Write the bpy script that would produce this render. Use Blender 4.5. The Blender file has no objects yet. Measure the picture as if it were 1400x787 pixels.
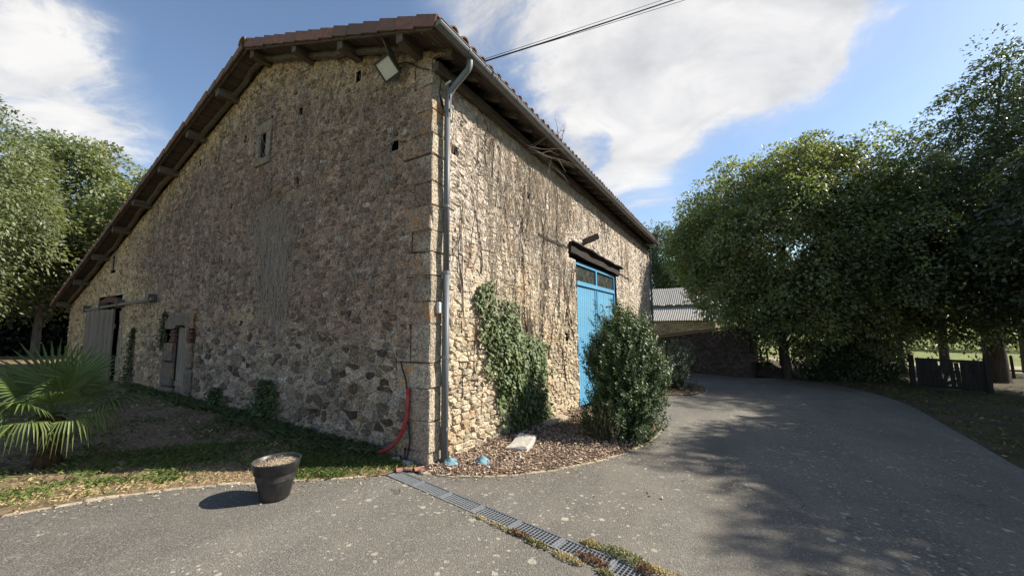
import bpy, math, random
import numpy as np
from mathutils import Vector, Matrix, kdtree
from mathutils.geometry import delaunay_2d_cdt

R = math.radians
rng = np.random.default_rng(7)
random.seed(7)
scene = bpy.context.scene
col = scene.collection

# ------------------------------------------------------------------ camera
CAM = np.array([3.233, -3.499, 1.65])
yaw, pitch, roll, FPX = R(30.492), R(5.775), R(-0.577), 519.2
fw = Vector((-math.sin(yaw) * math.cos(pitch), math.cos(yaw) * math.cos(pitch), math.sin(pitch)))
rt0 = Vector((math.cos(yaw), math.sin(yaw), 0))
up0 = rt0.cross(fw)
rt = rt0 * math.cos(roll) + up0 * math.sin(roll)
up = up0 * math.cos(roll) - rt0 * math.sin(roll)
cd = bpy.data.cameras.new('camera')
cam = bpy.data.objects.new('camera', cd)
col.objects.link(cam)
m = Matrix.Identity(4)
for i in range(3):
    m[i][0], m[i][1], m[i][2], m[i][3] = rt[i], up[i], -fw[i], CAM[i]
cam.matrix_world = m
cd.sensor_fit = 'HORIZONTAL'
cd.sensor_width = 36
cd.lens = 36 * FPX / 1400
cd.clip_start = 0.05
cd.clip_end = 2000
scene.camera = cam

# ------------------------------------------------------------------ sky, sun, exposure
SUN_EL, SUN_AZ = R(38), R(50)          # azimuth measured from +Y towards +X
world = bpy.data.worlds.new('World')
scene.world = world
world.use_nodes = True
scene.view_settings.view_transform = 'Standard'
scene.view_settings.look = 'None'
scene.view_settings.gamma = 1
scene.view_settings.exposure = 1.15
scene.view_settings.use_curve_mapping = False


class NT:
    """small node-tree helper"""
    def __init__(s, nt):
        s.nt = nt
    def n(s, typ, **kw):
        nd = s.nt.nodes.new(typ)
        for k, v in kw.items():
            if k.startswith('i_'):
                key = k[2:]
                key = int(key) if key.isdigit() else key.replace('_', ' ')
                s.set(nd.inputs[key], v)
            else:
                setattr(nd, k, v)
        return nd
    def set(s, sock, v):
        if isinstance(v, bpy.types.NodeSocket):
            s.nt.links.new(v, sock)
        elif isinstance(v, bpy.types.Node):
            s.nt.links.new(v.outputs[0], sock)
        else:
            if isinstance(v, (tuple, list)) and sock.type == 'RGBA' and len(v) == 3:
                v = (*v, 1)
            sock.default_value = v
    def math(s, op, a, b=0.0, c=0.0, clamp=False):
        nd = s.nt.nodes.new('ShaderNodeMath'); nd.operation = op; nd.use_clamp = clamp
        s.set(nd.inputs[0], a); s.set(nd.inputs[1], b); s.set(nd.inputs[2], c)
        return nd.outputs[0]
    def vmath(s, op, a, b=(0, 0, 0)):
        nd = s.nt.nodes.new('ShaderNodeVectorMath'); nd.operation = op
        s.set(nd.inputs[0], a); s.set(nd.inputs[1], b)
        return nd
    def noise(s, vec, scale, detail=4, rough=.55, dist=0.0):
        nd = s.nt.nodes.new('ShaderNodeTexNoise')
        if vec is not None: s.set(nd.inputs['Vector'], vec)
        nd.inputs['Scale'].default_value = scale; nd.inputs['Detail'].default_value = detail
        nd.inputs['Roughness'].default_value = rough; nd.inputs['Distortion'].default_value = dist
        return nd.outputs[0]
    def ramp(s, fac, *stops, interp='LINEAR'):
        nd = s.nt.nodes.new('ShaderNodeValToRGB'); s.set(nd.inputs[0], fac)
        cr = nd.color_ramp; cr.interpolation = interp
        while len(cr.elements) < len(stops): cr.elements.new(.5)
        for e, (p, c) in zip(cr.elements, stops):
            e.position = p
            e.color = (c, c, c, 1) if not isinstance(c, (tuple, list)) else (*c, 1)
        return nd.outputs[0]
    def mix(s, fac, a, b, mode='MIX'):
        nd = s.nt.nodes.new('ShaderNodeMix'); nd.data_type = 'RGBA'; nd.blend_type = mode
        s.set(nd.inputs[0], fac); s.set(nd.inputs[6], a); s.set(nd.inputs[7], b)
        return nd.outputs[2]


def make_world():
    t = NT(world.node_tree)
    t.nt.nodes.clear()
    sky = t.n('ShaderNodeTexSky', sky_type='NISHITA', sun_disc=False, sun_elevation=SUN_EL, sun_rotation=SUN_AZ,
              altitude=100, air_density=1.0, dust_density=0.4, ozone_density=1.2)
    tc = t.n('ShaderNodeTexCoord').outputs['Generated']
    sep = t.n('ShaderNodeSeparateXYZ', i_0=tc)
    zz = t.math('ADD', t.math('MAXIMUM', sep.outputs[2], 0.0), 0.22)
    px = t.math('DIVIDE', sep.outputs[0], zz)
    py = t.math('DIVIDE', sep.outputs[1], zz)
    p = t.n('ShaderNodeCombineXYZ', i_0=px, i_1=py, i_2=0.37).outputs[0]
    warp = t.n('ShaderNodeTexNoise'); t.set(warp.inputs['Vector'], p); warp.inputs['Scale'].default_value = 1.6
    wv = t.vmath('SCALE', t.vmath('SUBTRACT', warp.outputs['Color'], (.5, .5, .5)).outputs[0]); wv.inputs['Scale'].default_value = .5
    p2 = t.vmath('ADD', p, wv.outputs[0]).outputs[0]
    big = t.noise(p2, 1.15, 9, .56)
    fine = t.noise(p2, 3.6, 8, .6)
    dens = t.math('ADD', t.math('MULTIPLY', big, .60), t.math('MULTIPLY', fine, .40))
    # cloud banks that stand in certain directions (x, y, z, angular size, amount)
    blobs = [(-.20, .78, .59, .40, .27), (.03, .87, .47, .32, .26), (.16, .83, .53, .20, .18), (-.17, .88, .43, .20, .17), (-.42, .62, .66, .2, .12),
             (-.92, .12, .40, .27, .20), (-.88, .05, .48, .24, .12), (-.73, .39, .56, .34, -.22), (-.84, .34, .42, .22, -.16),
             (.38, .84, .38, .36, -.26), (.10, .94, .30, .22, -.16), (-.03, .92, .37, .13, -.20), (-.25, .87, .44, .08, -.16), (.25, .90, .36, .06, .16), (-.52, .53, .67, .18, .05),
             (-.28, .95, .25, .2, .1)]
    nrm = t.vmath('NORMALIZE', tc).outputs[0]
    for (x, y, z, s, a) in blobs:
        v = Vector((x, y, z)).normalized()
        d = t.vmath('DISTANCE', nrm, tuple(v)).outputs['Value']
        f = t.math('SUBTRACT', 1.0, t.math('DIVIDE', d, s), clamp=True)
        f = t.n('ShaderNodeMapRange', interpolation_type='SMOOTHSTEP', i_0=f).outputs[0]
        dens = t.math('ADD', dens, t.math('MULTIPLY', f, a))
    hard = t.n('ShaderNodeMapRange', interpolation_type='SMOOTHSTEP', i_0=t.math('ADD', dens, t.math('MULTIPLY', t.math('SUBTRACT', t.noise(p2, 8, 9, .66), .5), .30)), i_1=.60, i_2=.74).outputs[0]
    soft = t.n('ShaderNodeMapRange', interpolation_type='SMOOTHSTEP', i_0=dens, i_1=.48, i_2=.80).outputs[0]
    wp_ = t.n('ShaderNodeMapping', i_Vector=p2, i_Rotation=(0, 0, .9), i_Scale=(1.2, 4.5, 1)).outputs[0]
    wisp = t.math('MULTIPLY', t.ramp(t.noise(wp_, 1.3, 9, .62, .3), (.5, 0.0), (.75, 1.0)), t.math('MULTIPLY', soft, .5))
    cov = t.math('ADD', t.math('ADD', t.math('MULTIPLY', hard, .62), t.math('MULTIPLY', soft, .38)), wisp, clamp=True)
    shade = t.noise(p2, 2.9, 8, .58)
    ccol = t.ramp(shade, (.32, (.61, .61, .62)), (.60, (1.0, .975, .94)))
    thin = t.n('ShaderNodeMapRange', i_0=dens, i_1=.62, i_2=1.05).outputs[0]
    ccol = t.mix(t.math('MULTIPLY', thin, .35), ccol, (.60, .62, .66))
    bg1 = t.n('ShaderNodeBackground', i_0=sky.outputs[0], i_1=0.082)
    bg2 = t.n('ShaderNodeBackground', i_0=ccol, i_1=0.48)
    mx = t.n('ShaderNodeMixShader', i_0=t.math('MULTIPLY', cov, .93), i_1=bg1.outputs[0], i_2=bg2.outputs[0])
    t.n('ShaderNodeOutputWorld', i_0=mx.outputs[0])


make_world()
sd = bpy.data.lights.new('sun', 'SUN')
sd.energy = 4.0
sd.angle = R(0.55)
sd.color = (1.0, .93, .82)
sun = bpy.data.objects.new('sun', sd)
col.objects.link(sun)
sun_dir = Vector((math.sin(SUN_AZ) * math.cos(SUN_EL), math.cos(SUN_AZ) * math.cos(SUN_EL), math.sin(SUN_EL)))
sun.rotation_euler = sun_dir.to_track_quat('Z', 'Y').to_euler()
sun.location = (30, 25, 30)
scene.cycles.max_bounces = 6
scene.cycles.use_denoising = True

# ------------------------------------------------------------------ helpers
ORG = {}


def gz(x, y):
    return -0.025 * np.clip(x, -20, 20) - 0.05 * np.clip(y, -8, 18)


def vnoise(x, y, seed=0, octaves=3):
    """numpy value noise in [-1,1]"""
    x = np.asarray(x, float); y = np.asarray(y, float)
    out = np.zeros(np.broadcast(x, y).shape); amp = 1.0; tot = 0
    for o in range(octaves):
        xi = np.floor(x).astype(np.int64); yi = np.floor(y).astype(np.int64)
        fx = x - xi; fy = y - yi
        fx = fx * fx * (3 - 2 * fx); fy = fy * fy * (3 - 2 * fy)
        def h(a, b):
            n = (a * 374761393 + b * 668265263 + (seed + o * 17) * 974711) & 0x7fffffff
            n = ((n ^ (n >> 13)) * 1274126177) & 0x7fffffff
            return ((n ^ (n >> 16)) & 0xffff) / 32767.5 - 1
        v = (h(xi, yi) * (1 - fx) + h(xi + 1, yi) * fx) * (1 - fy) + (h(xi, yi + 1) * (1 - fx) + h(xi + 1, yi + 1) * fx) * fy
        out += v * amp; tot += amp; amp *= .5; x = x * 2.03 + 11.3; y = y * 2.03 + 5.7
    return out / tot


def link(name, me, mat, parent=None, origin=(0, 0, 0)):
    o = bpy.data.objects.new(name, me)
    col.objects.link(o)
    if mat is not None and len(me.materials) == 0:
        me.materials.append(mat)
    place(o, parent, origin)
    return o


def place(o, parent, origin):
    origin = np.array(origin, float)
    if parent is not None:
        o.parent = parent
        o.location = origin - ORG[parent.name]
    else:
        o.location = origin
    ORG[o.name] = origin


def tag(o, label=None, cat=None, group=None, kind=None):
    if label: o['label'] = label
    if cat: o['category'] = cat
    if group: o['group'] = group
    if kind: o['kind'] = kind
    return o


def empty(name, loc, label=None, cat=None, group=None, kind=None, parent=None):
    o = bpy.data.objects.new(name, None)
    col.objects.link(o)
    o.empty_display_size = .2
    place(o, parent, loc)
    return tag(o, label, cat, group, kind)


class MB:
    def __init__(s):
        s.v = []; s.f = []; s.c = []; s.n = 0
    def add(s, verts, faces, color=None):
        b = s.n
        s.v.append(np.asarray(verts, float).reshape(-1, 3))
        k = len(s.v[-1]); s.n += k
        s.f.extend([tuple(i + b for i in f) for f in faces])
        if color is not None:
            c = np.asarray(color, float)
            s.c.append(np.tile(c, (k, 1)) if c.ndim == 1 else c)
        return s
    def box(s, a, b, color=None, M=None):
        x0, y0, z0 = a; x1, y1, z1 = b
        v = np.array([(x0, y0, z0), (x1, y0, z0), (x1, y1, z0), (x0, y1, z0), (x0, y0, z1), (x1, y0, z1), (x1, y1, z1), (x0, y1, z1)], float)
        if M is not None:
            v = v @ np.array(M.to_3x3()).T + np.array(M.translation)
        return s.add(v, [(0, 3, 2, 1), (4, 5, 6, 7), (0, 1, 5, 4), (1, 2, 6, 5), (2, 3, 7, 6), (3, 0, 4, 7)], color)
    def prism(s, ring0, ring1, color=None):
        n = len(ring0)
        f = [(i, (i + 1) % n, n + (i + 1) % n, n + i) for i in range(n)] + [tuple(range(n - 1, -1, -1)), tuple(range(n, 2 * n))]
        return s.add(np.vstack([ring0, ring1]), f, color)
    def beam(s, p, q, w, h, color=None, wob=0.0, segs=1, upv=(0, 0, 1)):
        p = np.array(p, float); q = np.array(q, float); d = q - p; d /= np.linalg.norm(d)
        u = np.array(upv, float); sd_ = np.cross(d, u); sd_ /= np.linalg.norm(sd_); u = np.cross(sd_, d)
        rings = []
        for i in range(segs + 1):
            c = p + (q - p) * i / segs + (rng.normal(0, wob, 3) if wob else 0)
            sc = 1 + (rng.normal(0, wob * 3) if wob else 0)
            rings.append([c + sd_ * a * w / 2 * sc + u * b * h / 2 * sc for a, b in ((-1, -1), (1, -1), (1, 1), (-1, 1))])
        v = np.array(rings).reshape(-1, 3); f = []
        for i in range(segs):
            for k in range(4):
                f.append((i * 4 + k, i * 4 + (k + 1) % 4, i * 4 + 4 + (k + 1) % 4, i * 4 + 4 + k))
        f += [(3, 2, 1, 0), tuple(segs * 4 + k for k in range(4))]
        return s.add(v, f, color)
    def tube(s, pts, rad, sides=6, color=None, cap=True):
        pts = np.asarray(pts, float); n = len(pts)
        rad = np.full(n, rad) if np.isscalar(rad) else np.asarray(rad, float)
        if len(rad) != n: rad = np.interp(np.linspace(0, 1, n), np.linspace(0, 1, len(rad)), rad)
        d = np.gradient(pts, axis=0); d /= np.linalg.norm(d, axis=1)[:, None] + 1e-9
        ref = np.array([0, 0, 1.0]) if abs(d[:, 2].mean()) < .8 else np.array([1.0, 0, 0])
        a = np.cross(d, ref); a /= np.linalg.norm(a, axis=1)[:, None] + 1e-9
        b = np.cross(d, a)
        t = np.arange(sides) * 2 * np.pi / sides
        v = pts[:, None] + rad[:, None, None] * (np.cos(t)[None, :, None] * a[:, None] + np.sin(t)[None, :, None] * b[:, None])
        f = []
        for i in range(n - 1):
            for k in range(sides):
                k2 = (k + 1) % sides
                f.append((i * sides + k, i * sides + k2, (i + 1) * sides + k2, (i + 1) * sides + k))
        if cap:
            f += [tuple(range(sides - 1, -1, -1)), tuple((n - 1) * sides + k for k in range(sides))]
        if color is not None and np.asarray(color).ndim == 2:
            color = np.repeat(np.asarray(color), sides, axis=0)
        return s.add(v.reshape(-1, 3), f, color)
    def mesh(s, name, origin=(0, 0, 0), smooth=False):
        me = bpy.data.meshes.new(name)
        v = np.vstack(s.v) - np.array(origin, float)
        me.from_pydata(v.tolist(), [], s.f)
        if s.c:
            at = me.attributes.new('Col', 'FLOAT_COLOR', 'POINT')
            c = np.vstack(s.c); c = np.hstack([c[:, :3], np.ones((len(c), 1))])
            at.data.foreach_set('color', c.astype(np.float32).ravel())
        if smooth:
            me.polygons.foreach_set('use_smooth', np.ones(len(me.polygons), bool))
        me.update()
        return me
    def build(s, name, mat, parent=None, origin=(0, 0, 0), smooth=False):
        return link(name, s.mesh(name, origin, smooth), mat, parent, origin)


def quad_mesh(name, verts, colors=None, k=4, smooth=False):
    """verts (n,k,3) -> mesh of n k-gons, colours (n,3) per face"""
    n = len(verts); me = bpy.data.meshes.new(name)
    me.vertices.add(n * k); me.vertices.foreach_set('co', np.ascontiguousarray(verts, dtype=np.float32).ravel())
    me.loops.add(n * k); me.loops.foreach_set('vertex_index', np.arange(n * k, dtype=np.int32))
    me.polygons.add(n); me.polygons.foreach_set('loop_start', np.arange(n, dtype=np.int32) * k)
    me.polygons.foreach_set('loop_total', np.full(n, k, dtype=np.int32))
    if colors is not None:
        at = me.attributes.new('Col', 'FLOAT_COLOR', 'POINT')
        c = np.hstack([np.repeat(colors, k, axis=0), np.ones((n * k, 1))])
        at.data.foreach_set('color', c.astype(np.float32).ravel())
    me.update(calc_edges=True)
    if smooth:
        me.polygons.foreach_set('use_smooth', np.ones(n, bool))
    return me


def in_poly(px, py, poly):
    px = np.asarray(px); py = np.asarray(py); ins = np.zeros(px.shape, bool)
    n = len(poly); j = n - 1
    for i in range(n):
        xi, yi = poly[i]; xj, yj = poly[j]
        c = ((yi > py) != (yj > py)) & (px < (xj - xi) * (py - yi) / (yj - yi + 1e-12) + xi)
        ins ^= c; j = i
    return ins


def poly_dist(px, py, poly, closed=True):
    d = np.full(np.shape(px), 1e9); n = len(poly)
    for i in range(n if closed else n - 1):
        a = np.array(poly[i], float); b = np.array(poly[(i + 1) % n], float); ab = b - a
        t = np.clip(((px - a[0]) * ab[0] + (py - a[1]) * ab[1]) / (ab @ ab + 1e-12), 0, 1)
        d = np.minimum(d, np.hypot(px - a[0] - t * ab[0], py - a[1] - t * ab[1]))
    return d


def smooth_path(pts, it=3):
    p = np.array(pts, float)
    for _ in range(it):
        q = [p[0]]
        for a, b in zip(p[:-1], p[1:]):
            q += [a * .75 + b * .25, a * .25 + b * .75]
        q.append(p[-1]); p = np.array(q)
    return p


def sheet(name, poly, step, zfun, mat, colfun=None):
    poly = [tuple(map(float, p)) for p in poly]
    xs = [p[0] for p in poly]; ys = [p[1] for p in poly]
    gx, gy = np.meshgrid(np.arange(min(xs), max(xs), step), np.arange(min(ys), max(ys), step))
    gx = gx.ravel() + rng.uniform(-.3, .3, gx.size) * step; gy = gy.ravel() + rng.uniform(-.3, .3, gy.size) * step
    k = in_poly(gx, gy, poly) & (poly_dist(gx, gy, poly) > step * .45)
    bp = []
    for i in range(len(poly)):
        a = np.array(poly[i]); b = np.array(poly[(i + 1) % len(poly)]); n = max(1, int(np.linalg.norm(b - a) / (step * 1.2)))
        bp += [a + (b - a) * j / n for j in range(n)]
    pts = [Vector(p) for p in bp] + [Vector(p) for p in zip(gx[k], gy[k])]
    edges = [(i, (i + 1) % len(bp)) for i in range(len(bp))]
    r = delaunay_2d_cdt(pts, edges, [], 1, 1e-5)
    v2 = np.array([(p[0], p[1]) for p in r[0]])
    z = zfun(v2[:, 0], v2[:, 1])
    mb = MB(); mb.add(np.column_stack([v2, z]), r[2], None if colfun is None else colfun(v2[:, 0], v2[:, 1]))
    o = mb.build(name, mat, smooth=True)
    # normals up
    me = o.data
    if len(me.polygons) and sum(p.normal.z for p in me.polygons) < 0:
        me.flip_normals()
    return o


# ------------------------------------------------------------------ materials
MATS = {}


def material(name):
    m_ = bpy.data.materials.new(name); m_.use_nodes = True
    m_.node_tree.nodes.clear(); MATS[name] = m_
    return m_, NT(m_.node_tree)


def finish(t, color, rough=.8, bump=None, bdist=.02, bstr=1.0, spec=.3, metal=0.0, extra=None):
    bs = t.n('ShaderNodeBsdfPrincipled')
    t.set(bs.inputs['Base Color'], color); t.set(bs.inputs['Roughness'], rough)
    t.set(bs.inputs['Specular IOR Level'], spec); t.set(bs.inputs['Metallic'], metal)
    if bump is not None:
        b = t.n('ShaderNodeBump', i_Height=bump, i_Distance=bdist, i_Strength=bstr)
        t.set(bs.inputs['Normal'], b.outputs[0])
    sh = bs.outputs[0]
    if extra: sh = extra(sh)
    t.n('ShaderNodeOutputMaterial', i_0=sh)
    return bs


def obj_co(t):
    return t.n('ShaderNodeTexCoord').outputs['Object']


def world_co(t):
    return t.n('ShaderNodeNewGeometry').outputs['Position']


def attr(t):
    return t.n('ShaderNodeAttribute', attribute_name='Col').outputs['Color']


def mat_stone(name, lichen=0.15, bump=.012, dark=.55, orange=0.0, contrast=1.0, pits=.5):
    m_, t = material(name)
    p = world_co(t)
    c = attr(t)
    pit = t.ramp(t.noise(p, 30, 7, .75, .4), (.30, 1.0), (.42, 0.0))
    n1 = t.noise(p, 9, 6, .65); n2 = t.noise(p, 38, 6, .7); n3 = t.noise(p, 2.2, 5, .6)
    var = t.ramp(n2, (.36, dark), (.64, 1.22 + .2 * contrast))
    c1 = t.mix(.85, c, var, 'MULTIPLY')
    c1 = t.mix(.7, c1, t.ramp(n1, (.36, .68), (.64, 1.22)), 'MULTIPLY')
    # pale grey lichen blotches, dark algae
    lic = t.ramp(t.noise(p, 21, 5, .7), (.60, 0.0), (.70, 1.0))
    c1 = t.mix(t.math('MULTIPLY', lic, lichen), c1, (.46, .45, .40))
    alg = t.ramp(t.noise(p, 5.5, 6, .7), (.55, 0.0), (.75, 1.0))
    c1 = t.mix(t.math('MULTIPLY', alg, .28), c1, (.11, .098, .082))
    c1 = t.mix(t.math('MULTIPLY', pit, pits), c1, (.03, .026, .022))
    if orange:
        org = t.math('MULTIPLY', t.ramp(t.noise(p, 1.9, 4, .6), (.555, 0.0), (.62, 1.0)), t.ramp(t.noise(p, 15, 5, .65), (.46, 0.0), (.56, 1.0)))
        c1 = t.mix(t.math('MULTIPLY', org, orange), c1, (.52, .23, .055))
    bh = t.math('ADD', t.math('MULTIPLY', t.noise(p, 26, 8, .7), 1.0), t.math('MULTIPLY', t.noise(p, 90, 4, .7), .35))
    bh = t.math('ADD', bh, t.math('MULTIPLY', t.n('ShaderNodeTexVoronoi', i_Vector=p, i_Scale=33).outputs[0], .5))
    bh = t.math('SUBTRACT', bh, t.math('MULTIPLY', pit, .9))
    finish(t, c1, .92, bh, bump, 1.0, .15)
    return m_


mat_stone('gable_stone', .50, .03, .38, 0.0, 2.6, .8)
mat_stone('side_stone', .22, .022, .56, .38, 1.6, .5)
mat_stone('granite', .22, .018, .38, .8, 2.0, .65)
mat_stone('side_mortar', .18, .024, .52, .5, 1.6, .5)
mat_stone('mortar', .22, .03, .42, .25, 2.2, .75)


def mat_wood(name, c0, c1, rough=.85, sc=1.0, axis='Z', bump=.004):
    m_, t = material(name)
    p = obj_co(t)
    s = {'Z': (14, 14, .9), 'Y': (14, .9, 14), 'X': (.9, 14, 14)}[axis]
    mp = t.n('ShaderNodeMapping', i_Vector=p, i_Scale=tuple(k * sc for k in s)).outputs[0]
    oi = t.n('ShaderNodeObjectInfo').outputs['Random']
    mp = t.vmath('ADD', mp, t.n('ShaderNodeCombineXYZ', i_0=t.math('MULTIPLY', oi, 37.0), i_1=t.math('MULTIPLY', oi, 91.0), i_2=t.math('MULTIPLY', oi, 13.0)).outputs[0]).outputs[0]
    g = t.noise(mp, 2.2, 8, .65, .6)
    big = t.noise(p, 2.0, 4, .6)
    c = t.ramp(g, (.3, c0), (.68, c1))
    c = t.mix(.6, c, t.ramp(big, (.3, .7), (.7, 1.15)), 'MULTIPLY')
    c = t.mix(.5, c, t.n('ShaderNodeMapRange', i_0=oi, i_3=.72, i_4=1.15).outputs[0], 'MULTIPLY')
    finish(t, c, rough, g, bump, 1.0, .2)
    return m_


mat_wood('grey_wood', (.13, .10, .075), (.34, .28, .215))
mat_wood('beam_wood', (.05, .038, .029), (.19, .155, .12), axis='Y')
mat_wood('dark_wood', (.018, .014, .012), (.06, .05, .042), axis='Y')
mat_wood('roof_board', (.05, .038, .03), (.14, .11, .09), axis='Y')
mat_wood('gate_wood', (.018, .016, .015), (.06, .055, .05))


def mat_paint_blue():
    m_, t = material('blue_paint')
    p = obj_co(t)
    mp = t.n('ShaderNodeMapping', i_Vector=p, i_Scale=(14, 14, .7)).outputs[0]
    g = t.noise(mp, 2.0, 6, .6)
    c = t.ramp(g, (.3, (.065, .27, .46)), (.7, (.105, .35, .56)))
    chip = t.ramp(t.noise(mp, 6, 6, .7), (.66, 0.0), (.73, 1.0))
    c = t.mix(t.math('MULTIPLY', chip, .6), c, (.22, .30, .34))
    fade = t.ramp(t.noise(t.n('ShaderNodeMapping', i_Vector=p, i_Scale=(6, 6, .35)).outputs[0], 1.6, 6, .65), (.42, 0.0), (.62, .55))
    c = t.mix(fade, c, (.20, .40, .54))
    low = t.noise(p, 3.0, 5, .6)
    c = t.mix(.5, c, t.ramp(low, (.3, .75), (.7, 1.1)), 'MULTIPLY')
    finish(t, c, .55, g, .003, 1, .35)


mat_paint_blue()


def mat_simple(name, color, rough=.6, spec=.4, metal=0.0, ns=20, amt=.35, bump=.002, dust=0.0):
    m_, t = material(name)
    p = obj_co(t)
    n = t.noise(p, ns, 6, .65)
    c = t.mix(amt, color, t.ramp(n, (.3, .45), (.72, 1.45)), 'MULTIPLY')
    if dust: c = t.mix(t.math('MULTIPLY', t.ramp(t.noise(p, 5, 6, .7), (.42, 0.0), (.66, 1.0)), dust), c, (.30, .26, .20))
    finish(t, c, t.n('ShaderNodeMapRange', i_0=n, i_3=max(.05, rough - .12), i_4=min(1, rough + .15)).outputs[0], n, bump, 1, spec, metal)
    return m_


mat_simple('zinc', (.20, .21, .22), .6, .4, .25, 6, .35, .001)
mat_simple('pipe_grey', (.13, .138, .148), .5, .4, .1, 5, .3, .001)
mat_simple('galvanised', (.36, .38, .40), .45, .5, .6, 30, .3, .0006)
mat_simple('black_plastic', (.020, .021, .023), .42, .45, 0, 9, .35, .0006, .16)
mat_simple('red_plastic', (.34, .025, .03), .6, .3, 0, 8, .45, .002, .3)
mat_simple('black_cable', (.012, .012, .013), .5)
mat_simple('lamp_body', (.045, .043, .04), .6)
mat_simple('lamp_glass', (.62, .60, .52), .25, .5, 0, 3, .08, 0)
mat_simple('white_plastic', (.6, .6, .57), .5)
mat_simple('blue_cloth', (.17, .30, .35), .85, .2, 0, 18, .5, .01)
mat_simple('slab_stone', (.44, .415, .36), .9, .2, 0, 12, .45, .01)
mat_simple('edging', (.40, .34, .25), .95, .1, 0, 14, .6, .006)
mat_simple('terracotta', (.33, .17, .12), .9, .15, 0, 9, .6, .004)
mat_simple('brick_red', (.15, .08, .06), .95, .1, 0, 25, .5, .004)
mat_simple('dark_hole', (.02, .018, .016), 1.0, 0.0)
mat_simple('fibre_cement', (.34, .32, .285), .9, .2, 0, 5, .5, .003)
mat_simple('stem_grey', (.58, .51, .42), .95, .1, 0, 40, .5, .002)
mat_simple('pale_stem', (.40, .335, .275), .95, .1, 0, 40, .5, .002)
mat_simple('vine_dark', (.17, .135, .11), .95, .1, 0, 40, .5, .002)
mat_simple('bare_twig', (.27, .23, .195), .9, .1, 0, 40, .4, .001)
mat_simple('gravel_fill', (.36, .29, .20), .95, .1, 0, 60, .6, .004)
mat_simple('wire_steel', (.10, .09, .08), .6)


def mat_tile(name, c0, c1, c2):
    m_, t = material(name)
    p = world_co(t)
    oi = t.n('ShaderNodeObjectInfo').outputs['Random']
    c = t.mix(oi, c0, c1)
    n = t.noise(p, 14, 6, .7)
    c = t.mix(t.ramp(n, (.45, 0.0), (.62, .9)), c, c2)
    c = t.mix(.5, c, t.ramp(t.noise(p, 70, 4, .6), (.3, .7), (.7, 1.2)), 'MULTIPLY')
    lic = t.ramp(t.noise(p, 30, 5, .7), (.64, 0.0), (.70, .7))
    c = t.mix(lic, c, (.40, .39, .34))
    finish(t, c, .9, t.noise(p, 60, 5, .6), .004, 1, .2)


mat_tile('verge_tile', (.30, .135, .10), (.15, .092, .08), (.13, .10, .085))
mat_tile('roof_tile', (.36, .16, .10), (.28, .15, .11), (.20, .16, .13))
mat_tile('old_tile', (.24, .13, .09), (.17, .11, .085), (.12, .10, .085))


def mat_bark(name, c0, c1):
    m_, t = material(name)
    p = world_co(t)
    mp = t.n('ShaderNodeMapping', i_Vector=p, i_Scale=(9, 9, 1.6)).outputs[0]
    g = t.noise(mp, 2, 8, .7)
    finish(t, t.ramp(g, (.3, c0), (.7, c1)), .95, g, .03, 1, .1)


mat_bark('bark', (.035, .028, .022), (.13, .105, .085))
mat_bark('bark_pale', (.07, .06, .05), (.22, .19, .155))
mat_bark('palm_fibre', (.03, .017, .010), (.13, .08, .045))


def mat_leaf(name, trans=.35, rough=.5, spec=.3, tcol=(1.25, 1.3, .55)):
    m_, t = material(name)
    c = attr(t)
    n = t.noise(world_co(t), 1.1, 4, .6)
    c = t.mix(.6, c, t.ramp(n, (.3, .72), (.7, 1.25)), 'MULTIPLY')
    def ex(sh):
        tr = t.n('ShaderNodeBsdfTranslucent', i_0=t.mix(1.0, c, tuple(k * trans for k in tcol), 'MULTIPLY'))
        return t.n('ShaderNodeAddShader', i_0=sh, i_1=tr.outputs[0]).outputs[0]
    finish(t, c, rough, None, spec=spec, extra=ex)


mat_leaf('tree_leaf', .6, .5, .4, (1.35, 1.4, .62))
mat_leaf('ivy_leaf', .15, .52, .22)
mat_leaf('shrub_leaf', .18, .48, .28)
mat_leaf('palm_leaf', .25, .45, .3)
mat_leaf('grass_blade', .30, .7, .15)
mat_leaf('chip', 0.02, .9, .12)


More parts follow.
